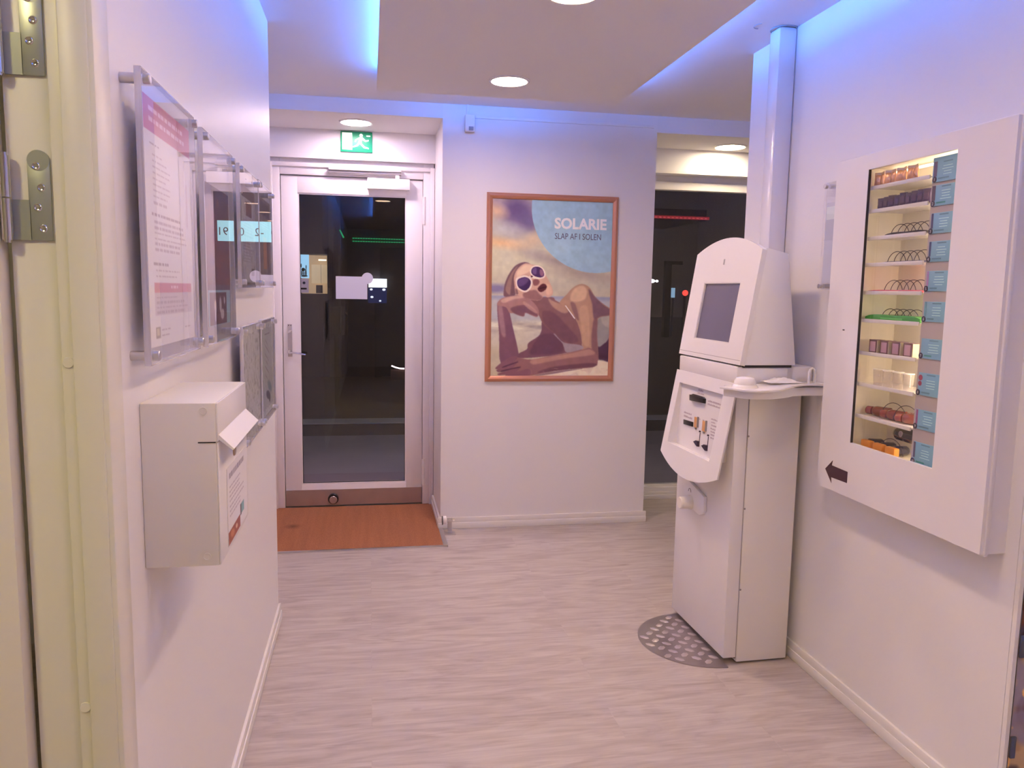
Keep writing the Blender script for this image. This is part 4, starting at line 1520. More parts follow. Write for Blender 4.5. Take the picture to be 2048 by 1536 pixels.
# shield plate with lock knob under the panel
lp = MB()
lp.prism([(0.0, 0.150, 0.615), (0.0, 0.105, 0.648), (0.0, -0.050, 0.615), (0.0, -0.054, 0.556), (0.0, -0.040, 0.541), (0.0, -0.010, 0.530), (0.0, 0.14, 0.545)], (-0.014, 0, 0), bev=0.002)
lp.build('lock_shield', WHITE, K, local=True)
kb = MB()
kb.lathe((-0.014, 0.072, 0.560), [(0.001, -0.050), (0.022, -0.050), (0.0255, -0.046), (0.0265, -0.012), (0.030, -0.006), (0.031, 0.0)], axis='x')
kb.build('knob', mat('ivory_plastic', (0.82, 0.78, 0.72), 0.3), K, local=True, label='ivory round knob')
MB().tube([(-0.015, 0.083 + 0.012 * math.cos(a), 0.603 + 0.014 * math.sin(a)) for a in np.linspace(0, PI, 10)], 0.0012).build('key_slot', GREY, K, local=True)
for zz_ in (0.30, 0.62, 0.9):
    MB().cyl((0.058, -0.2528, zz_), (0.058, -0.2522, zz_), 0.004, seg=12).build('seam_clip', GREY, K, local=True)

# ------------------------------------------------------------------ tread plate under the machine
t = thing('tread_plate', 'round metal tread plate on the floor in front of the payment machine', 'floor plate', (1.335, 2.96, 0))
dsc = MB()
pp = []
for i in range(49):
    a = PI / 2 + PI * i / 48
    pp.append((1.352 + 0.262 * math.cos(a), 2.938 + 0.256 * math.sin(a), 0.0))
dsc.prism(pp, (0, 0, 0.004))
TP = checker_plate_mat()
dsc.build('plate', TP, t)
raised = MB()
for i in range(-6, 7):
    for j in range(-7, 8):
        for k_, ang in enumerate((PI / 4, -PI / 4)):
            cx = 1.225 + i * 0.070 + k_ * 0.035
            cy = 2.945 + j * 0.070 + k_ * 0.035
            if math.hypot((cx - 1.352) / 0.262, (cy - 2.938) / 0.256) > 0.92 or cx > 1.338:
                continue
            ca, sa = math.cos(ang), math.sin(ang)
            L_, W_ = 0.022, 0.0115
            out = []
            for u_, v_ in ((-L_, 0), (-L_ * .5, -W_), (L_ * .5, -W_), (L_, 0), (L_ * .5, W_), (-L_ * .5, W_)):
                out.append((cx + u_ * ca - v_ * sa, cy + u_ * sa + v_ * ca, 0.004))
            b2 = bmesh.new()
            A = [b2.verts.new(p) for p in out]
            Cc = [b2.verts.new((cx + (p[0] - cx) * .6, cy + (p[1] - cy) * .6, 0.0062)) for p in out]
            b2.faces.new(Cc)
            for m_ in range(6):
                b2.faces.new((A[m_], A[(m_ + 1) % 6], Cc[(m_ + 1) % 6], Cc[m_]))
            bmesh.ops.recalc_face_normals(b2, faces=b2.faces)
            raised.merge(b2)
raised.build('tread_pattern', mat('worn_tread', (0.60, 0.54, 0.56), 0.34, metal=0.6), t)

# ------------------------------------------------------------------ white tray on the machine's near side
t = thing('side_tray', 'white moulded tray fixed to the near side of the payment machine', 'tray', (1.45, 2.62, 1.09))
outl = [(1.262, 2.640), (1.262, 2.580), (1.278, 2.535), (1.312, 2.512), (1.370, 2.512), (1.430, 2.540), (1.500, 2.578), (1.560, 2.590), (1.640, 2.592), (1.640, 2.682), (1.345, 2.682), (1.300, 2.678), (1.270, 2.664)]
outl = [tuple(p) for p in smooth_poly(outl[:-4], 3)[:-3]] + outl[-4:]
tr = MB()
tr.prism([(x, y, 1.092 + 0.012 * max(0, min(1, (x - 1.42) / 0.12))) for x, y in outl], (0, 0, 0.008), bev=0.002)
tr.build('tray_top', PLAST, t)
ap = MB()
o2 = [(1.45 + (x - 1.45) * 0.93 + 0.006, 2.62 + (y - 2.62) * 0.86 + 0.010) for x, y in outl]
o2 = [(min(x, 1.636), min(y, 2.680)) for x, y in o2]
ap.prism([(x, y, 1.064 + (0.003 if x > 1.5 else 0)) for x, y in o2], (0, 0, 0.030))
ap.build('tray_skirt', PLAST, t)
MB().lathe((1.318, 2.60, 1.099), [(0.047, 0.0), (0.045, 0.006), (0.039, 0.012), (0.037, 0.026), (0.031, 0.034), (0.016, 0.0385), (0.001, 0.039)]).build('dome', PLAST, t)
MB().tube([(1.580, 2.625, 1.104), (1.580, 2.625, 1.150), (1.583, 2.625, 1.160), (1.592, 2.625, 1.165), (1.601, 2.625, 1.160), (1.604, 2.625, 1.150), (1.604, 2.625, 1.104)], 0.0045).build('cable_loop', PLAST, t)
# crumpled tissue lying on the tray
t = thing('paper_tissue', 'crumpled white tissue lying on the tray of the payment machine', 'tissue', (1.48, 2.65, 1.10))
bb = bmesh.new()
rr_ = random.Random(5)
G = 13
gv = [[None] * G for _ in range(G)]
for i in range(G):
    for j in range(G):
        u_, v_ = i / (G - 1), j / (G - 1)
        e_ = min(u_, 1 - u_, v_, 1 - v_) * 2
        gv[i][j] = bb.verts.new((1.425 + 0.13 * u_ + rr_.uniform(-.003, .003), 2.612 + 0.078 * v_ + rr_.uniform(-.003, .003), 1.1125 + e_ * 0.012 + rr_.uniform(0, .006) * e_ * 2))
for i in range(G - 1):
    for j in range(G - 1):
        bb.faces.new((gv[i][j], gv[i + 1][j], gv[i + 1][j + 1], gv[i][j + 1]))
ts = MB()
ts.merge(bb, True)
ts_o = ts.build('crumpled_sheet', PAPER, t, auto=False)
sm = ts_o.modifiers.new('thick', 'SOLIDIFY')
sm.thickness = 0.0012

# ------------------------------------------------------------------ wall dispenser with shelves
XF = 1.570
CY0, CY1, CZ0, CZ1 = 1.745, 2.512, 0.762, 1.880
GY0, GY1, GZ0, GZ1 = 1.945, 2.336, 0.946, 1.832      # window
D = thing('wall_dispenser', 'white wall mounted vending cabinet with a tall lit window of shelves', 'vending cabinet', (RW, 2.13, 1.32))
dp = MB()
dp.box(XF, XF + 0.012, CY0, GY0, CZ0, CZ1, bev=0.0)
dp.box(XF, XF + 0.012, GY1, CY1, CZ0, CZ1)
dp.box(XF, XF + 0.012, GY0, GY1, CZ0, GZ0)
dp.box(XF, XF + 0.012, GY0, GY1, GZ1, CZ1)
dp.build('door_panel', WHITE, D)
rim = MB()
rim.box(XF + 0.010, XF + 0.022, CY0 - 0.004, CY1 + 0.004, CZ0 - 0.006, CZ0 + 0.006, bev=0.003)
rim.box(XF + 0.010, XF + 0.022, CY0 - 0.004, CY1 + 0.004, CZ1 - 0.006, CZ1 + 0.006, bev=0.003)
rim.box(XF + 0.010, XF + 0.022, CY0 - 0.006, CY0 + 0.006, CZ0, CZ1, bev=0.003)
rim.box(XF + 0.010, XF + 0.022, CY1 - 0.006, CY1 + 0.006, CZ0, CZ1, bev=0.003)
rim.build('rim', WHITE, D)
cs = MB()
cs.box(XF + 0.020, RW, CY0 + 0.002, CY0 + 0.010, CZ0, CZ1)
cs.box(XF + 0.020, RW, CY1 - 0.010, CY1 - 0.002, CZ0, CZ1)
cs.box(XF + 0.020, RW, CY0 + 0.010, CY1 - 0.010, CZ0, CZ0 + 0.008)
cs.box(XF + 0.020, RW, CY0 + 0.010, CY1 - 0.010, CZ1 - 0.008, CZ1)
cs.build('case', WHITE, D)
XB = 1.715
INN = mat('cream_inner_sheet', (0.86, 0.80, 0.68), 0.45)
it = MB()
it.box(XB, XB + 0.006, 1.90, 2.44, 0.90, 1.84)
it.box(XF + 0.014, XB, 2.352, 2.358, 0.90, 1.842)
it.box(XF + 0.014, XB, 1.916, 1.922, 0.90, 1.842)
it.box(XF + 0.014, XB, 1.916, 2.358, 1.838, 1.844)
it.box(XF + 0.014, XB, 1.916, 2.358, 0.925, 0.931)
it.build('inner_lining', INN, D)
# divider and label board
B('label_board', mat('mauve_board', alb(172, 142, 146), 0.45), D, (XF + 0.026, XF + 0.030, 1.950, 2.070, 0.932, 1.792))
SHZ = [1.777, 1.703, 1.617, 1.533, 1.444, 1.354, 1.248, 1.145, 1.040]
SHM = mat('shelf_white', (0.80, 0.77, 0.76), 0.25)
for z_ in SHZ:
    b = MB()
    b.box(XF + 0.020, XB, 2.071, 2.351, z_ - 0.003, z_)
    b.box(XF + 0.016, XF + 0.021, 2.071, 2.351, z_ - 0.008, z_ + 0.004, bev=0.001)
    b.build('shelf', SHM, D)
# lamps inside, above the window
LMP = mat('cabinet_lamp', (0.8, 0.8, 0.8), 0.5, emit=(1.0, 0.84, 0.62), estr=30.0)
MB().cyl((1.628, 1.985, 0.98), (1.628, 1.985, 1.80), 0.008).build('lamp_tube', LMP, D)
MB().cyl((1.655, 1.95, 1.825), (1.655, 2.33, 1.825), 0.004).build('lamp_tube', mat('cabinet_top_lamp', (0.8, 0.8, 0.8), 0.5, emit=(1.0, 0.84, 0.62), estr=5.0), D)
B('window_pane', glass_mat('cabinet_glass', (0.95, 0.95, 0.95), 1.45, boost=1.0), D, (XF + 0.006, XF + 0.009, GY0, GY1, GZ0, GZ1))
B('pane_edge', DARKGAP, D, (XF + 0.001, XF + 0.009, GY1 - 0.002, GY1 + 0.0005, GZ0, GZ1))
B('coin_return_slot', BLACK, D, (XF - 0.0008, XF + 0.002, 2.4085, 2.4195, 1.3145, 1.3185), bev=0.0003)
ar = MB()
ax = XF - 0.0008
ar.prism([(ax, 2.467, 0.828), (ax, 2.425, 0.866), (ax, 2.429, 0.848), (ax, 2.337, 0.846), (ax, 2.337, 0.808), (ax, 2.429, 0.806), (ax, 2.425, 0.786)], (0.0009, 0, 0))
ar.build('arrow_sticker', mat('plum_vinyl', alb(62, 28, 40), 0.4), D, label='dark plum arrow pointing left')
# numbered blue cards
LZ = [1.787, 1.719, 1.641, 1.561, 1.477, 1.389, 1.282, 1.178, 1.073, 0.972]
LM = mat('blue_card', alb(122, 148, 178), 0.4)
BADGE = mat('badge_plum', alb(52, 38, 62), 0.4)
CT = mat('card_white_text', alb(182, 196, 212), 0.4)
CDK = mat('card_dark_text', alb(92, 116, 142), 0.4)
CGR = mat('card_green_text', alb(74, 124, 130), 0.4)
ICON = [alb(92, 70, 100), alb(88, 62, 84), alb(72, 60, 98), alb(70, 66, 110), alb(160, 110, 160), alb(96, 126, 146), alb(128, 158, 182), alb(150, 54, 76), alb(142, 70, 110), alb(82, 64, 92)]
cx0 = XF + 0.0255
for i, z_ in enumerate(LZ):
    h_ = 0.029 if i not in (7, 9) else 0.033
    yL, yR = 2.058, 1.956
    if i == 0:
        b = B('label_card', LM, D, (XF + 0.022, XF + 0.026, yR, yL + 0.008, z_ - h_ - 0.001, z_ + h_ + 0.010))
    else:
        b = B('label_card', LM, D, (XF + 0.022, XF + 0.026, yR, yL, z_ - h_, z_ + h_), bev=0.0008)
    xx = XF + 0.0218
    ic = MB()
    if i == 7:
        ic.cyl((xx, 2.049, z_ + 0.018), (xx - 0.0003, 2.049, z_ + 0.018), 0.0085, seg=16)
        ic.cyl((xx, 2.050, z_ + 0.001), (xx - 0.0003, 2.050, z_ + 0.001), 0.0075, seg=16)
    elif i != 6:
        ic.box(xx - 0.0003, xx, 2.048, 2.062 if i < 2 else 2.056, z_ - 0.014, z_ + h_ - 0.001)
    if i != 6:
        ic.build('product_picture', mat('icon_%d' % i, ICON[i], 0.5), b)
    bd = MB()
    bd.cyl((xx, 2.056, z_ - h_ + 0.007), (xx - 0.0006, 2.056, z_ - h_ + 0.007), 0.0088, seg=24)
    bo = bd.build('number_badge', BADGE, b)
    text('number', str(i + 1), 0.0118 if i < 9 else 0.0100, (xx - 0.0008, 2.056, z_ - h_ + 0.0030), (0, -1, 0), (0, 0, 1), mat('number_white', (0.8, 0.78, 0.8), 0.4), b, align='CENTER', bold=0.0)
    r = random.Random(40 + i)
    tb = MB()
    for j in range(4):
        w_ = r.uniform(0.028, 0.046)
        tb.box(xx - 0.0002, xx, 2.006 - w_ / 2, 2.006 + w_ / 2, z_ + 0.012 - j * 0.0075 - 0.001, z_ + 0.012 - j * 0.0075 + 0.001)
    tb.build('small_print', CT, b)
    B('card_heading', CDK, b, (xx - 0.0002, xx, 1.988, 2.024, z_ + h_ - 0.007, z_ + h_ - 0.0035))
    B('card_title', CGR if i in (9, 1, 6) else CDK, b, (xx - 0.0002, xx, 2.042 - r.uniform(0.026, 0.044), 2.042, z_ - h_ + 0.006, z_ - h_ + 0.0105))
    tb = MB()
    tb.box(xx - 0.0003, xx, 1.960, 1.972, z_ - h_ + 0.002, z_ - h_ + 0.009)
    tb.build('price_mark', mat('card_pale', alb(172, 186, 202), 0.4), b)

# dispensing spirals (rows 3-6, 9, 10)
WIRE = mat('dark_wire', (0.05, 0.035, 0.05), 0.35, metal=0.5)


def spiral(z_, r_, n, y_first, pitch, name='spiral'):
    """Loops stand side by side across the shelf."""
    for k_ in range(n):
        yc = y_first - k_ * pitch
        pts = []
        for a in np.linspace(0, PI, 16):
            y_ = yc + r_ * math.cos(a)
            if y_ < 2.074:
                break
            pts.append((XF + 0.052 + 0.012 * (a / PI), y_, z_ + 0.004 + r_ * 0.95 * math.sin(a)))
        if len(pts) > 3:
            MB().tube(pts, 0.0011, seg=6).build(name, WIRE, D)


spiral(SHZ[2], 0.036, 5, 2.240, 0.031)
spiral(SHZ[3], 0.036, 5, 2.246, 0.031)
spiral(SHZ[4], 0.036, 5, 2.252, 0.031)
spiral(SHZ[5], 0.036, 5, 2.258, 0.031)
spiral(SHZ[8], 0.056, 2, 2.205, 0.062)
spiral(0.931, 0.050, 1, 2.205, 0.062)

# ------------------------------------------------------------------ goods on the dispenser shelves
def clone(src, loc, label):
    r = src.copy()
    COL.objects.link(r)
    r.location = loc
    r['label'] = label
    for ch in src.children:
        c = ch.copy()
        COL.objects.link(c)
        c.parent = r
    return r


def row(make, n, y0, dy, x, z, labels, dx=0.0):
    first = make((x, y0, z), labels[0])
    out = [first]
    for i in range(1, n):
        out.append(clone(first, (x + dx * i, y0 + dy * i, z), labels[i]))
    return out


ORD = ['leftmost', 'second from the left', 'third from the left', 'fourth from the left', 'fifth from the left', 'sixth from the left', 'seventh from the left', 'eighth from the left', 'ninth from the left']


def pillow_sachet(w_, h_, d_, cols, name, parent):
    """A crimped standing sachet, wide in Y."""
    bb = bmesh.new()
    G1, G2 = 9, 12
    rr = random.Random(9)
    F, Bk = [], []
    for j in range(G2 + 1):
        v = j / G2
        rowF, rowB = [], []
        for i in range(G1 + 1):
            u = i / G1
            bulge = d_ * (math.sin(PI * u) ** .6) * (math.sin(PI * min(1, v * 1.05)) ** .5 if 0 < v < 1 else 0)
            wob = rr.uniform(-.0006, .0006)
            wx = w_ * (u - .5) * (1 - 0.10 * math.sin(PI * v))
            rowF.append(bb.verts.new((-bulge / 2 + wob, wx, v * h_)))
            rowB.append(bb.verts.new((bulge / 2 + wob + 0.0004, wx, v * h_)))
        F.append(rowF)
        Bk.append(rowB)
    for j in range(G2):
        for i in range(G1):
            bb.faces.new((F[j][i], F[j][i + 1], F[j + 1][i + 1], F[j + 1][i]))
            bb.faces.new((Bk[j][i], Bk[j + 1][i], Bk[j + 1][i + 1], Bk[j][i + 1]))
        bb.faces.new((F[j][0], F[j + 1][0], Bk[j + 1][0], Bk[j][0]))
        bb.faces.new((F[j][G1], Bk[j][G1], Bk[j + 1][G1], F[j + 1][G1]))
    for i in range(G1):
        bb.faces.new((F[0][i], Bk[0][i], Bk[0][i + 1], F[0][i + 1]))
        bb.faces.new((F[G2][i], F[G2][i + 1], Bk[G2][i + 1], Bk[G2][i]))
    b = MB()
    b.merge(bb, True)
    return b.build(name, cols, parent, local=True, auto=False)


def sachet_copper(loc, label):
    t = thing('foil_sachet', label, 'sachet', loc, group='copper sachets on the top shelf')
    pillow_sachet(0.028, 0.040, 0.014, mat('copper_foil', (0.80, 0.42, 0.22), 0.28, metal=0.8, bump=0.4, bscale=220), 'foil_body', t)
    B('crimp', mat('pale_foil', (0.85, 0.62, 0.45), 0.3, metal=0.6), t, (-0.0008, 0.0014, -0.0135, 0.0135, 0.036, 0.046), local=True)
    return t


cs_ = row(sachet_copper, 8, 2.332, -0.0262, 1.602, SHZ[0], ['shiny copper foil sachet on the top shelf, ' + ORD[i] for i in range(8)])


for i, o in enumerate(cs_):
    o.rotation_euler = (math.radians([3, -5, 4, -2, 6, -4, 2, -5][i]), 0, math.radians([18, -14, 22, -8, 16, -20, 10, -12][i]))


def sachet_dark(loc, label):
    t = thing('dark_packet', label, 'packet', loc, group='dark packets on the second shelf')
    pillow_sachet(0.040, 0.040, 0.010, mat('plum_packet', (0.060, 0.032, 0.085), 0.45, bump=0.4, bscale=180), 'packet_body', t)
    B('packet_print', mat('packet_ink', (0.12, 0.07, 0.13), 0.4), t, (-0.0062, -0.0052, -0.010, 0.010, 0.012, 0.028), local=True)
    return t


ds_ = row(sachet_dark, 9, 2.312, -0.0265, 1.606, SHZ[1], ['dark plum packet on the second shelf, ' + ORD[i] for i in range(9)])


for i, o in enumerate(ds_):
    o.rotation_euler = (0, 0, math.radians([14, 6, 18, 8, 16, 4, 14, 10, 16][i]))
    o.scale = (1, 0.72, [0.96, 1.0, 1.06, 1.0, 1.1, 1.02, 1.08, 1.12, 1.1][i])


def flat_packet(name, label, col, y1, y0, z, h, x=1.600, dx=0.07):
    t = thing(name, label, 'packet', (x, (y0 + y1) / 2, z))
    b = MB()
    bb = bmesh.new()
    n = 14
    ring0 = []
    L_ = y1 - y0
    pts = []
    for i in range(n + 1):
        u = i / n
        pts.append((0, L_ / 2 - L_ * u, h * (0.55 + 0.45 * math.sin(PI * u) ** .5) * (1 + 0.10 * math.sin(9 * u))))
    low_ = [(0, p[1], 0.0) for p in pts]
    outline = pts + list(reversed(low_))
    b.prism(outline, (dx, 0, 0))
    bmesh.ops.translate(b.bm, verts=b.bm.verts, vec=(-0.005, 0, 0))
    b.build('wrapper', mat(name + '_film', col, 0.25), t, local=True)
    c_ = MB()
    c_.box(-0.0058, -0.005, -L_ * 0.2, L_ * 0.2, h * 0.25, h * 0.55)
    c_.build('wrapper_print', mat(name + '_print', tuple(min(0.9, v * 1.5 + 0.02) for v in col), 0.35), t, local=True)
    return t


flat_packet('black_packet', 'thin black packet under the wire loops on the third shelf', (0.018, 0.010, 0.014), 2.268, 2.075, SHZ[2], 0.011)
flat_packet('blue_packet', 'thin dark blue packet under the wire loops on the fourth shelf', (0.040, 0.035, 0.16), 2.268, 2.075, SHZ[3], 0.0065)
flat_packet('pink_packet', 'thin pink packet under the wire loops on the fifth shelf', (0.70, 0.13, 0.20), 2.335, 2.075, SHZ[4], 0.0075)
flat_packet('green_packet', 'bright green packet under the wire loops on the sixth shelf', (0.07, 0.36, 0.06), 2.338, 2.075, SHZ[5] + 0.004 - 0.004, 0.020)


def goggle_box(loc, label):
    t = thing('small_box', label, 'box', loc, group='small boxes on the seventh shelf')
    B('carton', mat('dark_carton', (0.16, 0.075, 0.085), 0.3), t, (0.0, 0.030, -0.020, 0.020, 0.0, 0.044), bev=0.001, local=True)
    B('window_film', mat('mauve_film', (0.56, 0.34, 0.42), 0.1, spec=0.8), t, (-0.0010, 0.0005, -0.0135, 0.0135, 0.006, 0.038), bev=0.0004, local=True)
    B('side_band', mat('olive_band', (0.50, 0.44, 0.30), 0.35), t, (0.0005, 0.028, -0.0235, -0.0195, 0.001, 0.042), local=True)
    return t


row(goggle_box, 4, 2.296, -0.056, 1.601, SHZ[6], ['small dark box with mauve window on the seventh shelf, ' + ORD[i] for i in range(4)])


def clear_tube(loc, label):
    t = thing('clear_sleeve', label, 'clear sleeve', loc, group='clear sleeves on the eighth shelf')
    MB().lathe((0, 0, 0), [(0.0135, 0.0), (0.0165, 0.050), (0.0170, 0.0515)], seg=24).build('sleeve', glass_mat('clear_sleeve_plastic', (0.90, 0.87, 0.86), 1.5, rough=0.08, boost=2.0, haze=0.18, hazecol=(0.85, 0.80, 0.78)), t, local=True)
    MB().lathe((0, 0, 0.0515), [(0.0172, 0.0), (0.0172, 0.003), (0.001, 0.0035)], seg=24).build('rim', PLAST, t, local=True)
    return t


row(clear_tube, 4, 2.272, -0.0480, 1.612, SHZ[7], ['clear rolled sleeve on the eighth shelf, ' + ORD[i] for i in range(4)])


def brown_bottle(loc, label):
    t = thing('brown_bottle', label, 'bottle', loc, group='brown bottles lying on the ninth shelf')
    b = MB()
    b.lathe((0, 0, 0.017), [(0.001, -0.040), (0.013, -0.040), (0.0165, -0.036), (0.017, 0.010), (0.0145, 0.020), (0.0100, 0.024)], axis='y', seg=28)
    b.build('bottle_body', mat('brown_bottle_plastic', (0.20, 0.045, 0.030), 0.12, coat=0.6), t, local=True)
    MB().lathe((0, 0, 0.017), [(0.0105, 0.024), (0.0135, 0.026), (0.0135, 0.044), (0.012, 0.046), (0.001, 0.046)], axis='y', seg=28).build('bottle_cap', mat('maroon_cap', (0.24, 0.050, 0.045), 0.15, coat=0.6), t, local=True)
    return t


bs = row(brown_bottle, 4, 2.290, -0.052, 1.612, SHZ[8], ['brown bottle lying on the ninth shelf, ' + ORD[i] for i in range(4)], 0.0)
for i, o in enumerate(bs):
    o.location.x = 1.645 - 0.012 * i if i < 3 else 1.690
    o.location.y = [2.284, 2.222, 2.160, 2.160][i]
    o.rotation_euler = (0, 0, math.radians([40, 35, 30, 70][i]))
    o.location.z = SHZ[8]
bs[0].location.x, bs[1].location.x, bs[2].location.x = 1.640, 1.638, 1.636
bs[3]['label'] = 'brown bottle lying at the back of the ninth shelf behind the others'
bs[0].location.y, bs[1].location.y, bs[2].location.y = 2.290, 2.212, 2.135
for i in range(3):
    bs[i].rotation_euler = (0, 0, math.radians(22))
    bs[i].location.z = SHZ[8]


def orange_tube(loc, label):
    t = thing('orange_cap_bottle', label, 'bottle', loc, group='orange capped bottles on the bottom shelf')
    b = MB()
    b.lathe((0, 0, 0.018), [(0.001, 0.036), (0.012, 0.034), (0.0155, 0.028), (0.0165, -0.010), (0.016, -0.013), (0.001, -0.013)], axis='x', seg=28)
    b.build('bottle_body', mat('navy_bottle', (0.022, 0.020, 0.050), 0.15, coat=0.5), t, local=True)
    B('bottle_cap', mat('orange_cap', (0.72, 0.27, 0.035), 0.3), t, (-0.030, -0.010, -0.0235, 0.0235, 0.003, 0.030), bev=0.004, local=True)
    return t


ob = row(orange_tube, 3, 2.300, -0.060, 1.630, 0.9312, ['dark bottle with orange cap on the bottom shelf, leftmost', 'dark bottle with orange cap on the bottom shelf, in the middle', 'dark bottle with orange cap on the bottom shelf, rightmost'])
ob[1].location.y, ob[2].location.y = 2.238, 2.176
t = thing('black_bottle', 'glossy black bottle lying across the orange capped bottles', 'bottle', (1.652, 2.170, 0.978))
MB().lathe((0, 0, 0.022), [(0.001, -0.055), (0.016, -0.052), (0.0215, -0.042), (0.022, 0.030), (0.016, 0.044), (0.010, 0.048), (0.001, 0.049)], axis='y', seg=28).build('bottle_body', mat('black_gloss', (0.015, 0.012, 0.025), 0.08, coat=0.8), t, local=True)
MB().ell((-0.0205, 0.0, 0.026), 0.003, 0.010, 0.010).build('bottle_emblem', mat('dull_silver', (0.35, 0.30, 0.35), 0.3, metal=0.6), t, local=True)

# ------------------------------------------------------------------ acrylic holder on the right wall, half behind the dispenser
t = thing('notice_holder', 'clear acrylic holder on the right wall, half hidden behind the vending cabinet', 'notice holder', (RW, 2.47, 1.64))
xr_ = RW - 0.030
B('front_sheet', ACR, t, (xr_ - 0.0055, xr_ - 0.0025, 2.525, 2.650, 1.452, 1.832))
B('back_sheet', ACR, t, (xr_ + 0.0015, xr_ + 0.0045, 2.525, 2.650, 1.452, 1.832))
B('notice', mat('lilac_paper', alb(186, 168, 190), 0.6), t, (xr_ - 0.0008, xr_ + 0.0008, 2.525, 2.640, 1.475, 1.76))
B('notice_heading', mat('pale_heading', alb(210, 194, 206), 0.6), t, (xr_ - 0.0012, xr_ - 0.0008, 2.525, 2.636, 1.700, 1.745))
for z_ in (1.818, 1.464):
    b = MB()
    b.cyl((RW, 2.636, z_), (xr_ + 0.005, 2.636, z_), 0.0085)
    b.cyl((xr_ - 0.006, 2.636, z_), (xr_ - 0.016, 2.636, z_), 0.0085)
    b.build('standoff', ALU, t)

# ------------------------------------------------------------------ large print beyond the right wall's near end
t = thing('wall_print', 'large brown print of tanned bodies on the near end of the right wall', 'wall print', (1.82, 1.69, 0.7))
k = Ink(110, 300)
k.fill((150, 104, 84))
n = k.fbm(3, 11, 61, 3)
n2 = k.fbm(3, 9, 71, 3)
k.blend(np.clip((n - 0.47) * 14, 0, 1), (88, 38, 32))
k.blend(np.clip((0.40 - n) * 14, 0, 1), (178, 132, 108))
k.blend(np.clip((n2 - 0.55) * 16, 0, 1) * 0.85, (64, 46, 62))
k.blend(np.clip((0.35 - n2) * 16, 0, 1) * 0.8, (134, 112, 138))
n4 = k.fbm(8, 26, 81)
k.blend(np.clip((n4 - 0.64) * 16, 0, 1), (222, 150, 92))
B('board', GREY, t, (1.664, 1.975, 1.692, 1.703, 0.02, 1.25))
k.sheet('print', (1.664, 1.6905, 1.25), (1, 0, 0), (0, 0, 1), 0.311, 1.23, t, 'glossy_print', rough=0.22)
for zz in (0.22, 0.50, 0.86):
    B('clip', mat('slate_clip', alb(72, 66, 84), 0.4), t, (1.664, 1.678, 1.684, 1.6903, zz, zz + 0.06), bev=0.001)

# ------------------------------------------------------------------ outside, through the glass
ASPH = mat('asphalt', (0.055, 0.045, 0.048), 0.8, vary=0.15, vscale=8)
PAVE = mat('pavement', (0.46, 0.42, 0.48), 0.8, vary=0.10, vscale=3)
S('pavement', PAVE, (-8, 12, 5.31, 7.72, -0.10, -0.004))
S('road', ASPH, (-8, 24, 7.72, 45, -0.12, -0.012))
S('kerb', mat('kerb_paint', (0.80, 0.84, 0.90), 0.6), (-8, 12, 8.42, 8.72, -0.010, 0.0))
DW = mat('dark_render', (0.060, 0.048, 0.052), 0.8, vary=0.1)
t = thing('shop_building', 'dark shop building across the yard seen through the glazed door', 'building', (-3, 13, 0))
bw = MB()
bw.box(-7.5, -1.11, 13.0, 14.5, -0.05, 4.2)
bw.box(-0.67, 0.16, 13.0, 14.5, -0.05, 4.2)
bw.box(-1.11, -0.67, 13.0, 14.5, -0.05, 1.32)
bw.box(-1.11, -0.67, 13.0, 14.5, 1.95, 4.2)
bw.box(0.16, 0.80, 13.0, 14.5, 2.08, 4.2)
bw.build('wall', DW, t)
B('pilaster', mat('brown_pilaster', (0.10, 0.075, 0.070), 0.7), t, (-0.64, -0.46, 12.93, 13.0, -0.05, 3.2))
B('entrance', mat('black_entrance', (0.012, 0.010, 0.012), 0.5), t, (0.16, 0.80, 13.05, 13.10, -0.05, 2.08))
B('lit_room', mat('lit_cream_room', (0.5, 0.42, 0.30), 0.6, emit=(0.9, 0.62, 0.34), estr=0.42), t, (-1.11, -0.67, 13.55, 13.60, 1.32, 1.95))
cb = B('wall_cupboard', mat('lit_cupboard', (0.7, 0.6, 0.45), 0.5, emit=(1.0, 0.74, 0.42), estr=0.50), t, (-0.935, -0.68, 13.30, 13.50, 1.49, 1.79))
B('cupboard_gap', DARKGAP, cb, (-0.787, -0.783, 13.295, 13.302, 1.49, 1.79))
B('cupboard_lamp', mat('cupboard_lamp_glow', (1, 1, 1), 0.5, emit=(1.0, 0.85, 0.6), estr=3.0), t, (-0.82, -0.70, 13.25, 13.30, 1.855, 1.875))
B('counter_item', mat('slate_item', (0.12, 0.11, 0.13), 0.5), t, (-0.86, -0.76, 13.20, 13.30, 1.33, 1.46))
pp_ = B('backlit_poster', mat('cyan_lightbox', (0.3, 0.4, 0.5), 0.5, emit=(0.36, 0.72, 1.0), estr=1.1), t, (-1.105, -0.95, 12.98, 13.0, 1.565, 1.935))
sil = MB()
for (x_, z_, rx_, rz_) in ((-1.06, 1.64, 0.012, 0.06), (-1.03, 1.63, 0.010, 0.055), (-1.00, 1.65, 0.012, 0.07), (-1.04, 1.70, 0.030, 0.028), (-1.07, 1.76, 0.008, 0.035), (-0.995, 1.74, 0.008, 0.035), (-1.02, 1.60, 0.05, 0.012)):
    sil.ell((x_, 12.978, z_), rx_, 0.003, rz_, 12, 8)
sil.build('silhouettes', BLACK, pp_)
bl = B('paper_bill', mat('lilac_bill', (0.6, 0.5, 0.62), 0.6, emit=(0.62, 0.45, 0.62), estr=0.42), t, (-1.105, -0.960, 12.98, 13.0, 1.335, 1.555))
cu = MB()
cu.cyl((-1.03, 12.979, 1.49), (-1.03, 12.976, 1.49), 0.022)
cu.box(-1.08, -0.99, 12.976, 12.979, 1.385, 1.415)
cu.build('bill_print', mat('bill_ink', (0.12, 0.08, 0.12), 0.6), bl)
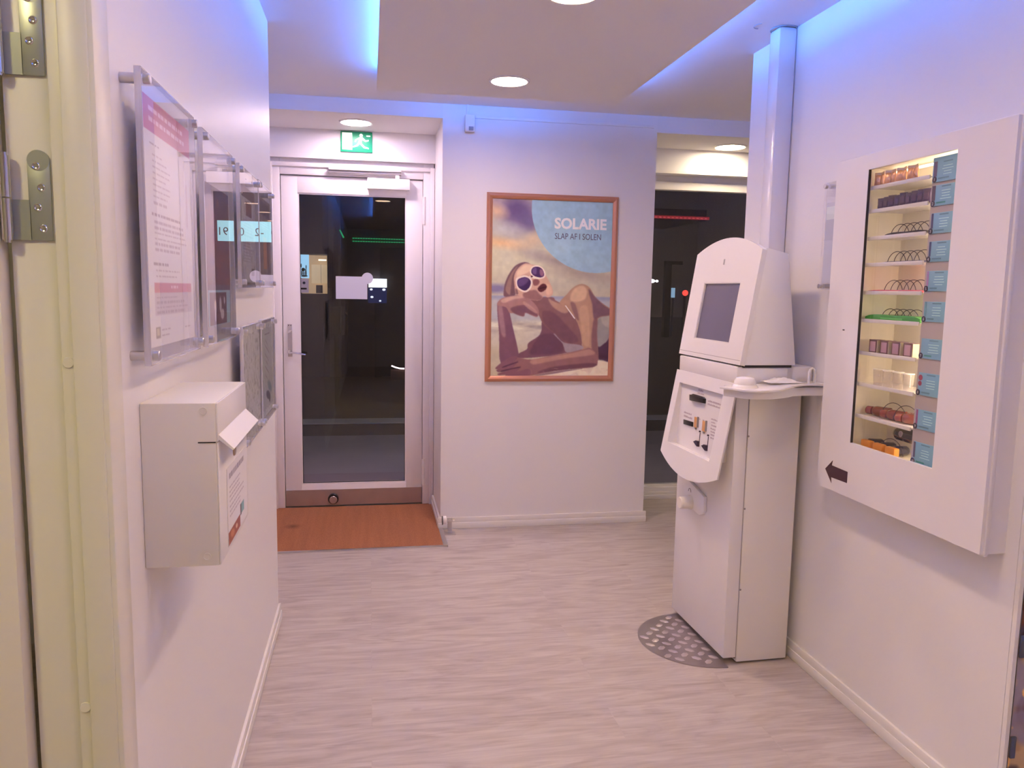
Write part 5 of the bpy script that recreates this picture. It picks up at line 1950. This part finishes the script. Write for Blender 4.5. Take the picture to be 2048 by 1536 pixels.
S('exterior_wall', WALLM, (-3.2, 3.1, 5.30, 5.34, 2.25, 3.4))
t = thing('exterior_lamp', 'cool white lamp outside above the shop front', 'lamp', (0.9, 5.6, 2.9))  # unseen lamp, added to brighten the pavement and kerb beyond the glass
B('lamp_arm', GREY, t, (0.80, 1.00, 5.34, 5.72, 2.93, 2.97))
MB().cyl((0.9, 5.62, 2.915), (0.9, 5.62, 2.93), 0.085, seg=24).build('lamp_lens', mat('cool_lamp', (1, 1, 1), 0.5, emit=(0.72, 0.84, 1.0), estr=120.0), t)
t = thing('green_led_sign', 'double line of green lights above the dark entrance across the yard', 'light strip', (0.2, 12.98, 2.2))
GL = mat('green_led', (0, 0.1, 0.02), 0.5, emit=(0.02, 0.62, 0.20), estr=0.7)
for zz in (2.212, 2.165):
    b = MB()
    for i in range(22):
        b.box(-0.27 + i * 0.0405, -0.243 + i * 0.0405, 12.965, 12.995, zz - 0.006, zz + 0.006)
    b.build('light_row', GL, t)
b = MB()
b.prism([(-0.475, 12.90, 2.330), (-0.455, 12.90, 2.330), (-0.395, 12.90, 2.215), (-0.415, 12.90, 2.205)], (0, 0.02, 0))
b.build('angled_light', GL, t)
t = thing('lit_display', 'small bright white and blue lit display across the yard', 'lit display', (0.13, 12.9, 1.2))
B('white_panel', mat('white_glow', (1, 1, 1), 0.5, emit=(0.85, 0.92, 1.0), estr=4.0), t, (-0.02, 0.265, 12.88, 12.92, 1.44, 1.575))
B('blue_panel', mat('navy_glow', (0.02, 0.03, 0.1), 0.4, emit=(0.05, 0.10, 0.50), estr=0.14), t, (-0.03, 0.265, 12.88, 12.92, 1.19, 1.43))
b = MB()
for x_, z_, r_ in ((0.02, 1.405, 0.022), (0.22, 1.405, 0.026), (0.03, 1.285, 0.024), (0.16, 1.225, 0.018)):
    b.ell((x_, 12.875, z_), r_, 0.006, r_ * .7, 12, 8)
b.build('spot_glow', mat('spot_glow', (1, 1, 1), 0.5, emit=(0.8, 0.88, 1.0), estr=1.6), t)
B('stand', DARKGAP, t, (0.07, 0.17, 12.88, 12.92, -0.02, 1.19))
t = thing('kerb_lamp', 'low curved white lamp near the ground across the yard', 'lamp', (0.48, 12.5, 0))
MB().tube([(0.33, 12.5, 0.215), (0.39, 12.5, 0.190), (0.46, 12.5, 0.172), (0.56, 12.5, 0.168)], 0.011).build('lamp_tube', mat('pink_white_glow', (1, 1, 1), 0.5, emit=(1, 0.85, 0.9), estr=3.0), t)
B('lamp_housing', mat('brown_housing', (0.2, 0.12, 0.09), 0.6), t, (0.32, 0.57, 12.52, 12.60, -0.02, 0.15))
# station canopy with red light band (right window)
t = thing('red_canopy', 'dark canopy edge with a red light band seen in the window', 'canopy', (4.8, 13.2, 2.7))
B('canopy_slab', DW, t, (3.9, 5.72, 13.02, 15.0, 2.68, 2.86))
B('light_band', mat('red_glow', (0.2, 0.01, 0.01), 0.5, emit=(0.55, 0.03, 0.045), estr=0.55), t, (3.9, 5.76, 12.98, 13.02, 2.692, 2.740))
b = MB()
for i in range(24):
    b.box(3.95 + i * 0.075, 3.99 + i * 0.075, 12.972, 12.98, 2.70, 2.718)
b.build('light_row', mat('red_dots', (0.3, 0.01, 0.01), 0.5, emit=(1.0, 0.16, 0.18), estr=0.7), t)
B('canopy_post', DW, t, (3.95, 4.10, 14.0, 14.15, -0.02, 2.68))
t = thing('street_lamp', 'distant street lamp with a small white glow seen in the window', 'street lamp', (9.25, 25.5, 0))
B('lamp_post', mat('dim_post', (0.10, 0.09, 0.09), 0.6), t, (9.0, 9.10, 25.4, 25.5, -0.02, 1.75))
MB().ell((9.26, 25.4, 1.82), 0.18, 0.10, 0.07).build('lamp_head', mat('lamp_glow_white', (1, 1, 1), 0.5, emit=(1, 0.98, 1), estr=6), t)
MB().ell((9.50, 25.4, 1.82), 0.05, 0.04, 0.04).build('small_lamp', MATS['lamp_glow_white'], t)
t = thing('sign_gantry', 'black angled sign post against the night sky', 'sign post', (9.55, 24.5, 0))
b = MB()
b.box(9.42, 9.62, 24.4, 24.6, -0.02, 2.46)
b.box(9.42, 9.98, 24.4, 24.6, 2.34, 2.46)
b.build('post', mat('pitch_black', (0.004, 0.003, 0.003), 0.9), t)
t = thing('blue_sign_light', 'narrow pale blue lit sign in the distance', 'lit sign', (9.93, 25, 0))
B('light_panel', mat('pale_blue_glow', (0.3, 0.5, 0.6), 0.5, emit=(0.35, 0.62, 0.85), estr=0.9), t, (9.86, 9.98, 24.95, 25.0, 1.28, 1.60))
B('sign_stem', DARKGAP, t, (9.90, 9.94, 24.96, 25.0, -0.02, 1.28))
t = thing('traffic_signal', 'distant red signal beside the blue lit sign', 'traffic light', (10.33, 25, 0))  # red glow read as a car's tail light, built on a post
MB().ell((10.33, 24.93, 1.44), 0.105, 0.04, 0.095).build('red_lamp', mat('signal_red', (1, 0.1, 0.05), 0.5, emit=(1.0, 0.07, 0.05), estr=2.2), t)
B('signal_post', DARKGAP, t, (10.29, 10.37, 24.96, 25.02, -0.02, 1.5))
t = thing('marker_lamp', 'low red marker lamp close to the window edge', 'marker lamp', (4.53, 13, 0))
MB().ell((4.53, 12.96, 0.565), 0.055, 0.03, 0.06).build('red_lamp', MATS['signal_red'], t)
B('marker_post', DARKGAP, t, (4.50, 4.56, 12.97, 13.03, -0.02, 0.6))
# price sign that mirrors in the acrylic holders
t = thing('roadside_sign', 'lit cyan roadside sign mirrored in the acrylic holders', 'lit sign', (3.0, 25, 0))
B('light_panel', mat('cyan_glow', (0.3, 0.5, 0.5), 0.5, emit=(0.42, 0.92, 1.0), estr=2.0), t, (1.95, 3.75, 25.0, 25.1, 2.75, 3.35))
text('sign_text', '0  -2   0   91', 0.34, (2.05, 24.98, 2.92), (1, 0, 0), (0, 0, 1), BLACK, t)
B('sign_post', DARKGAP, t, (2.80, 2.95, 25.02, 25.08, -0.02, 2.75))
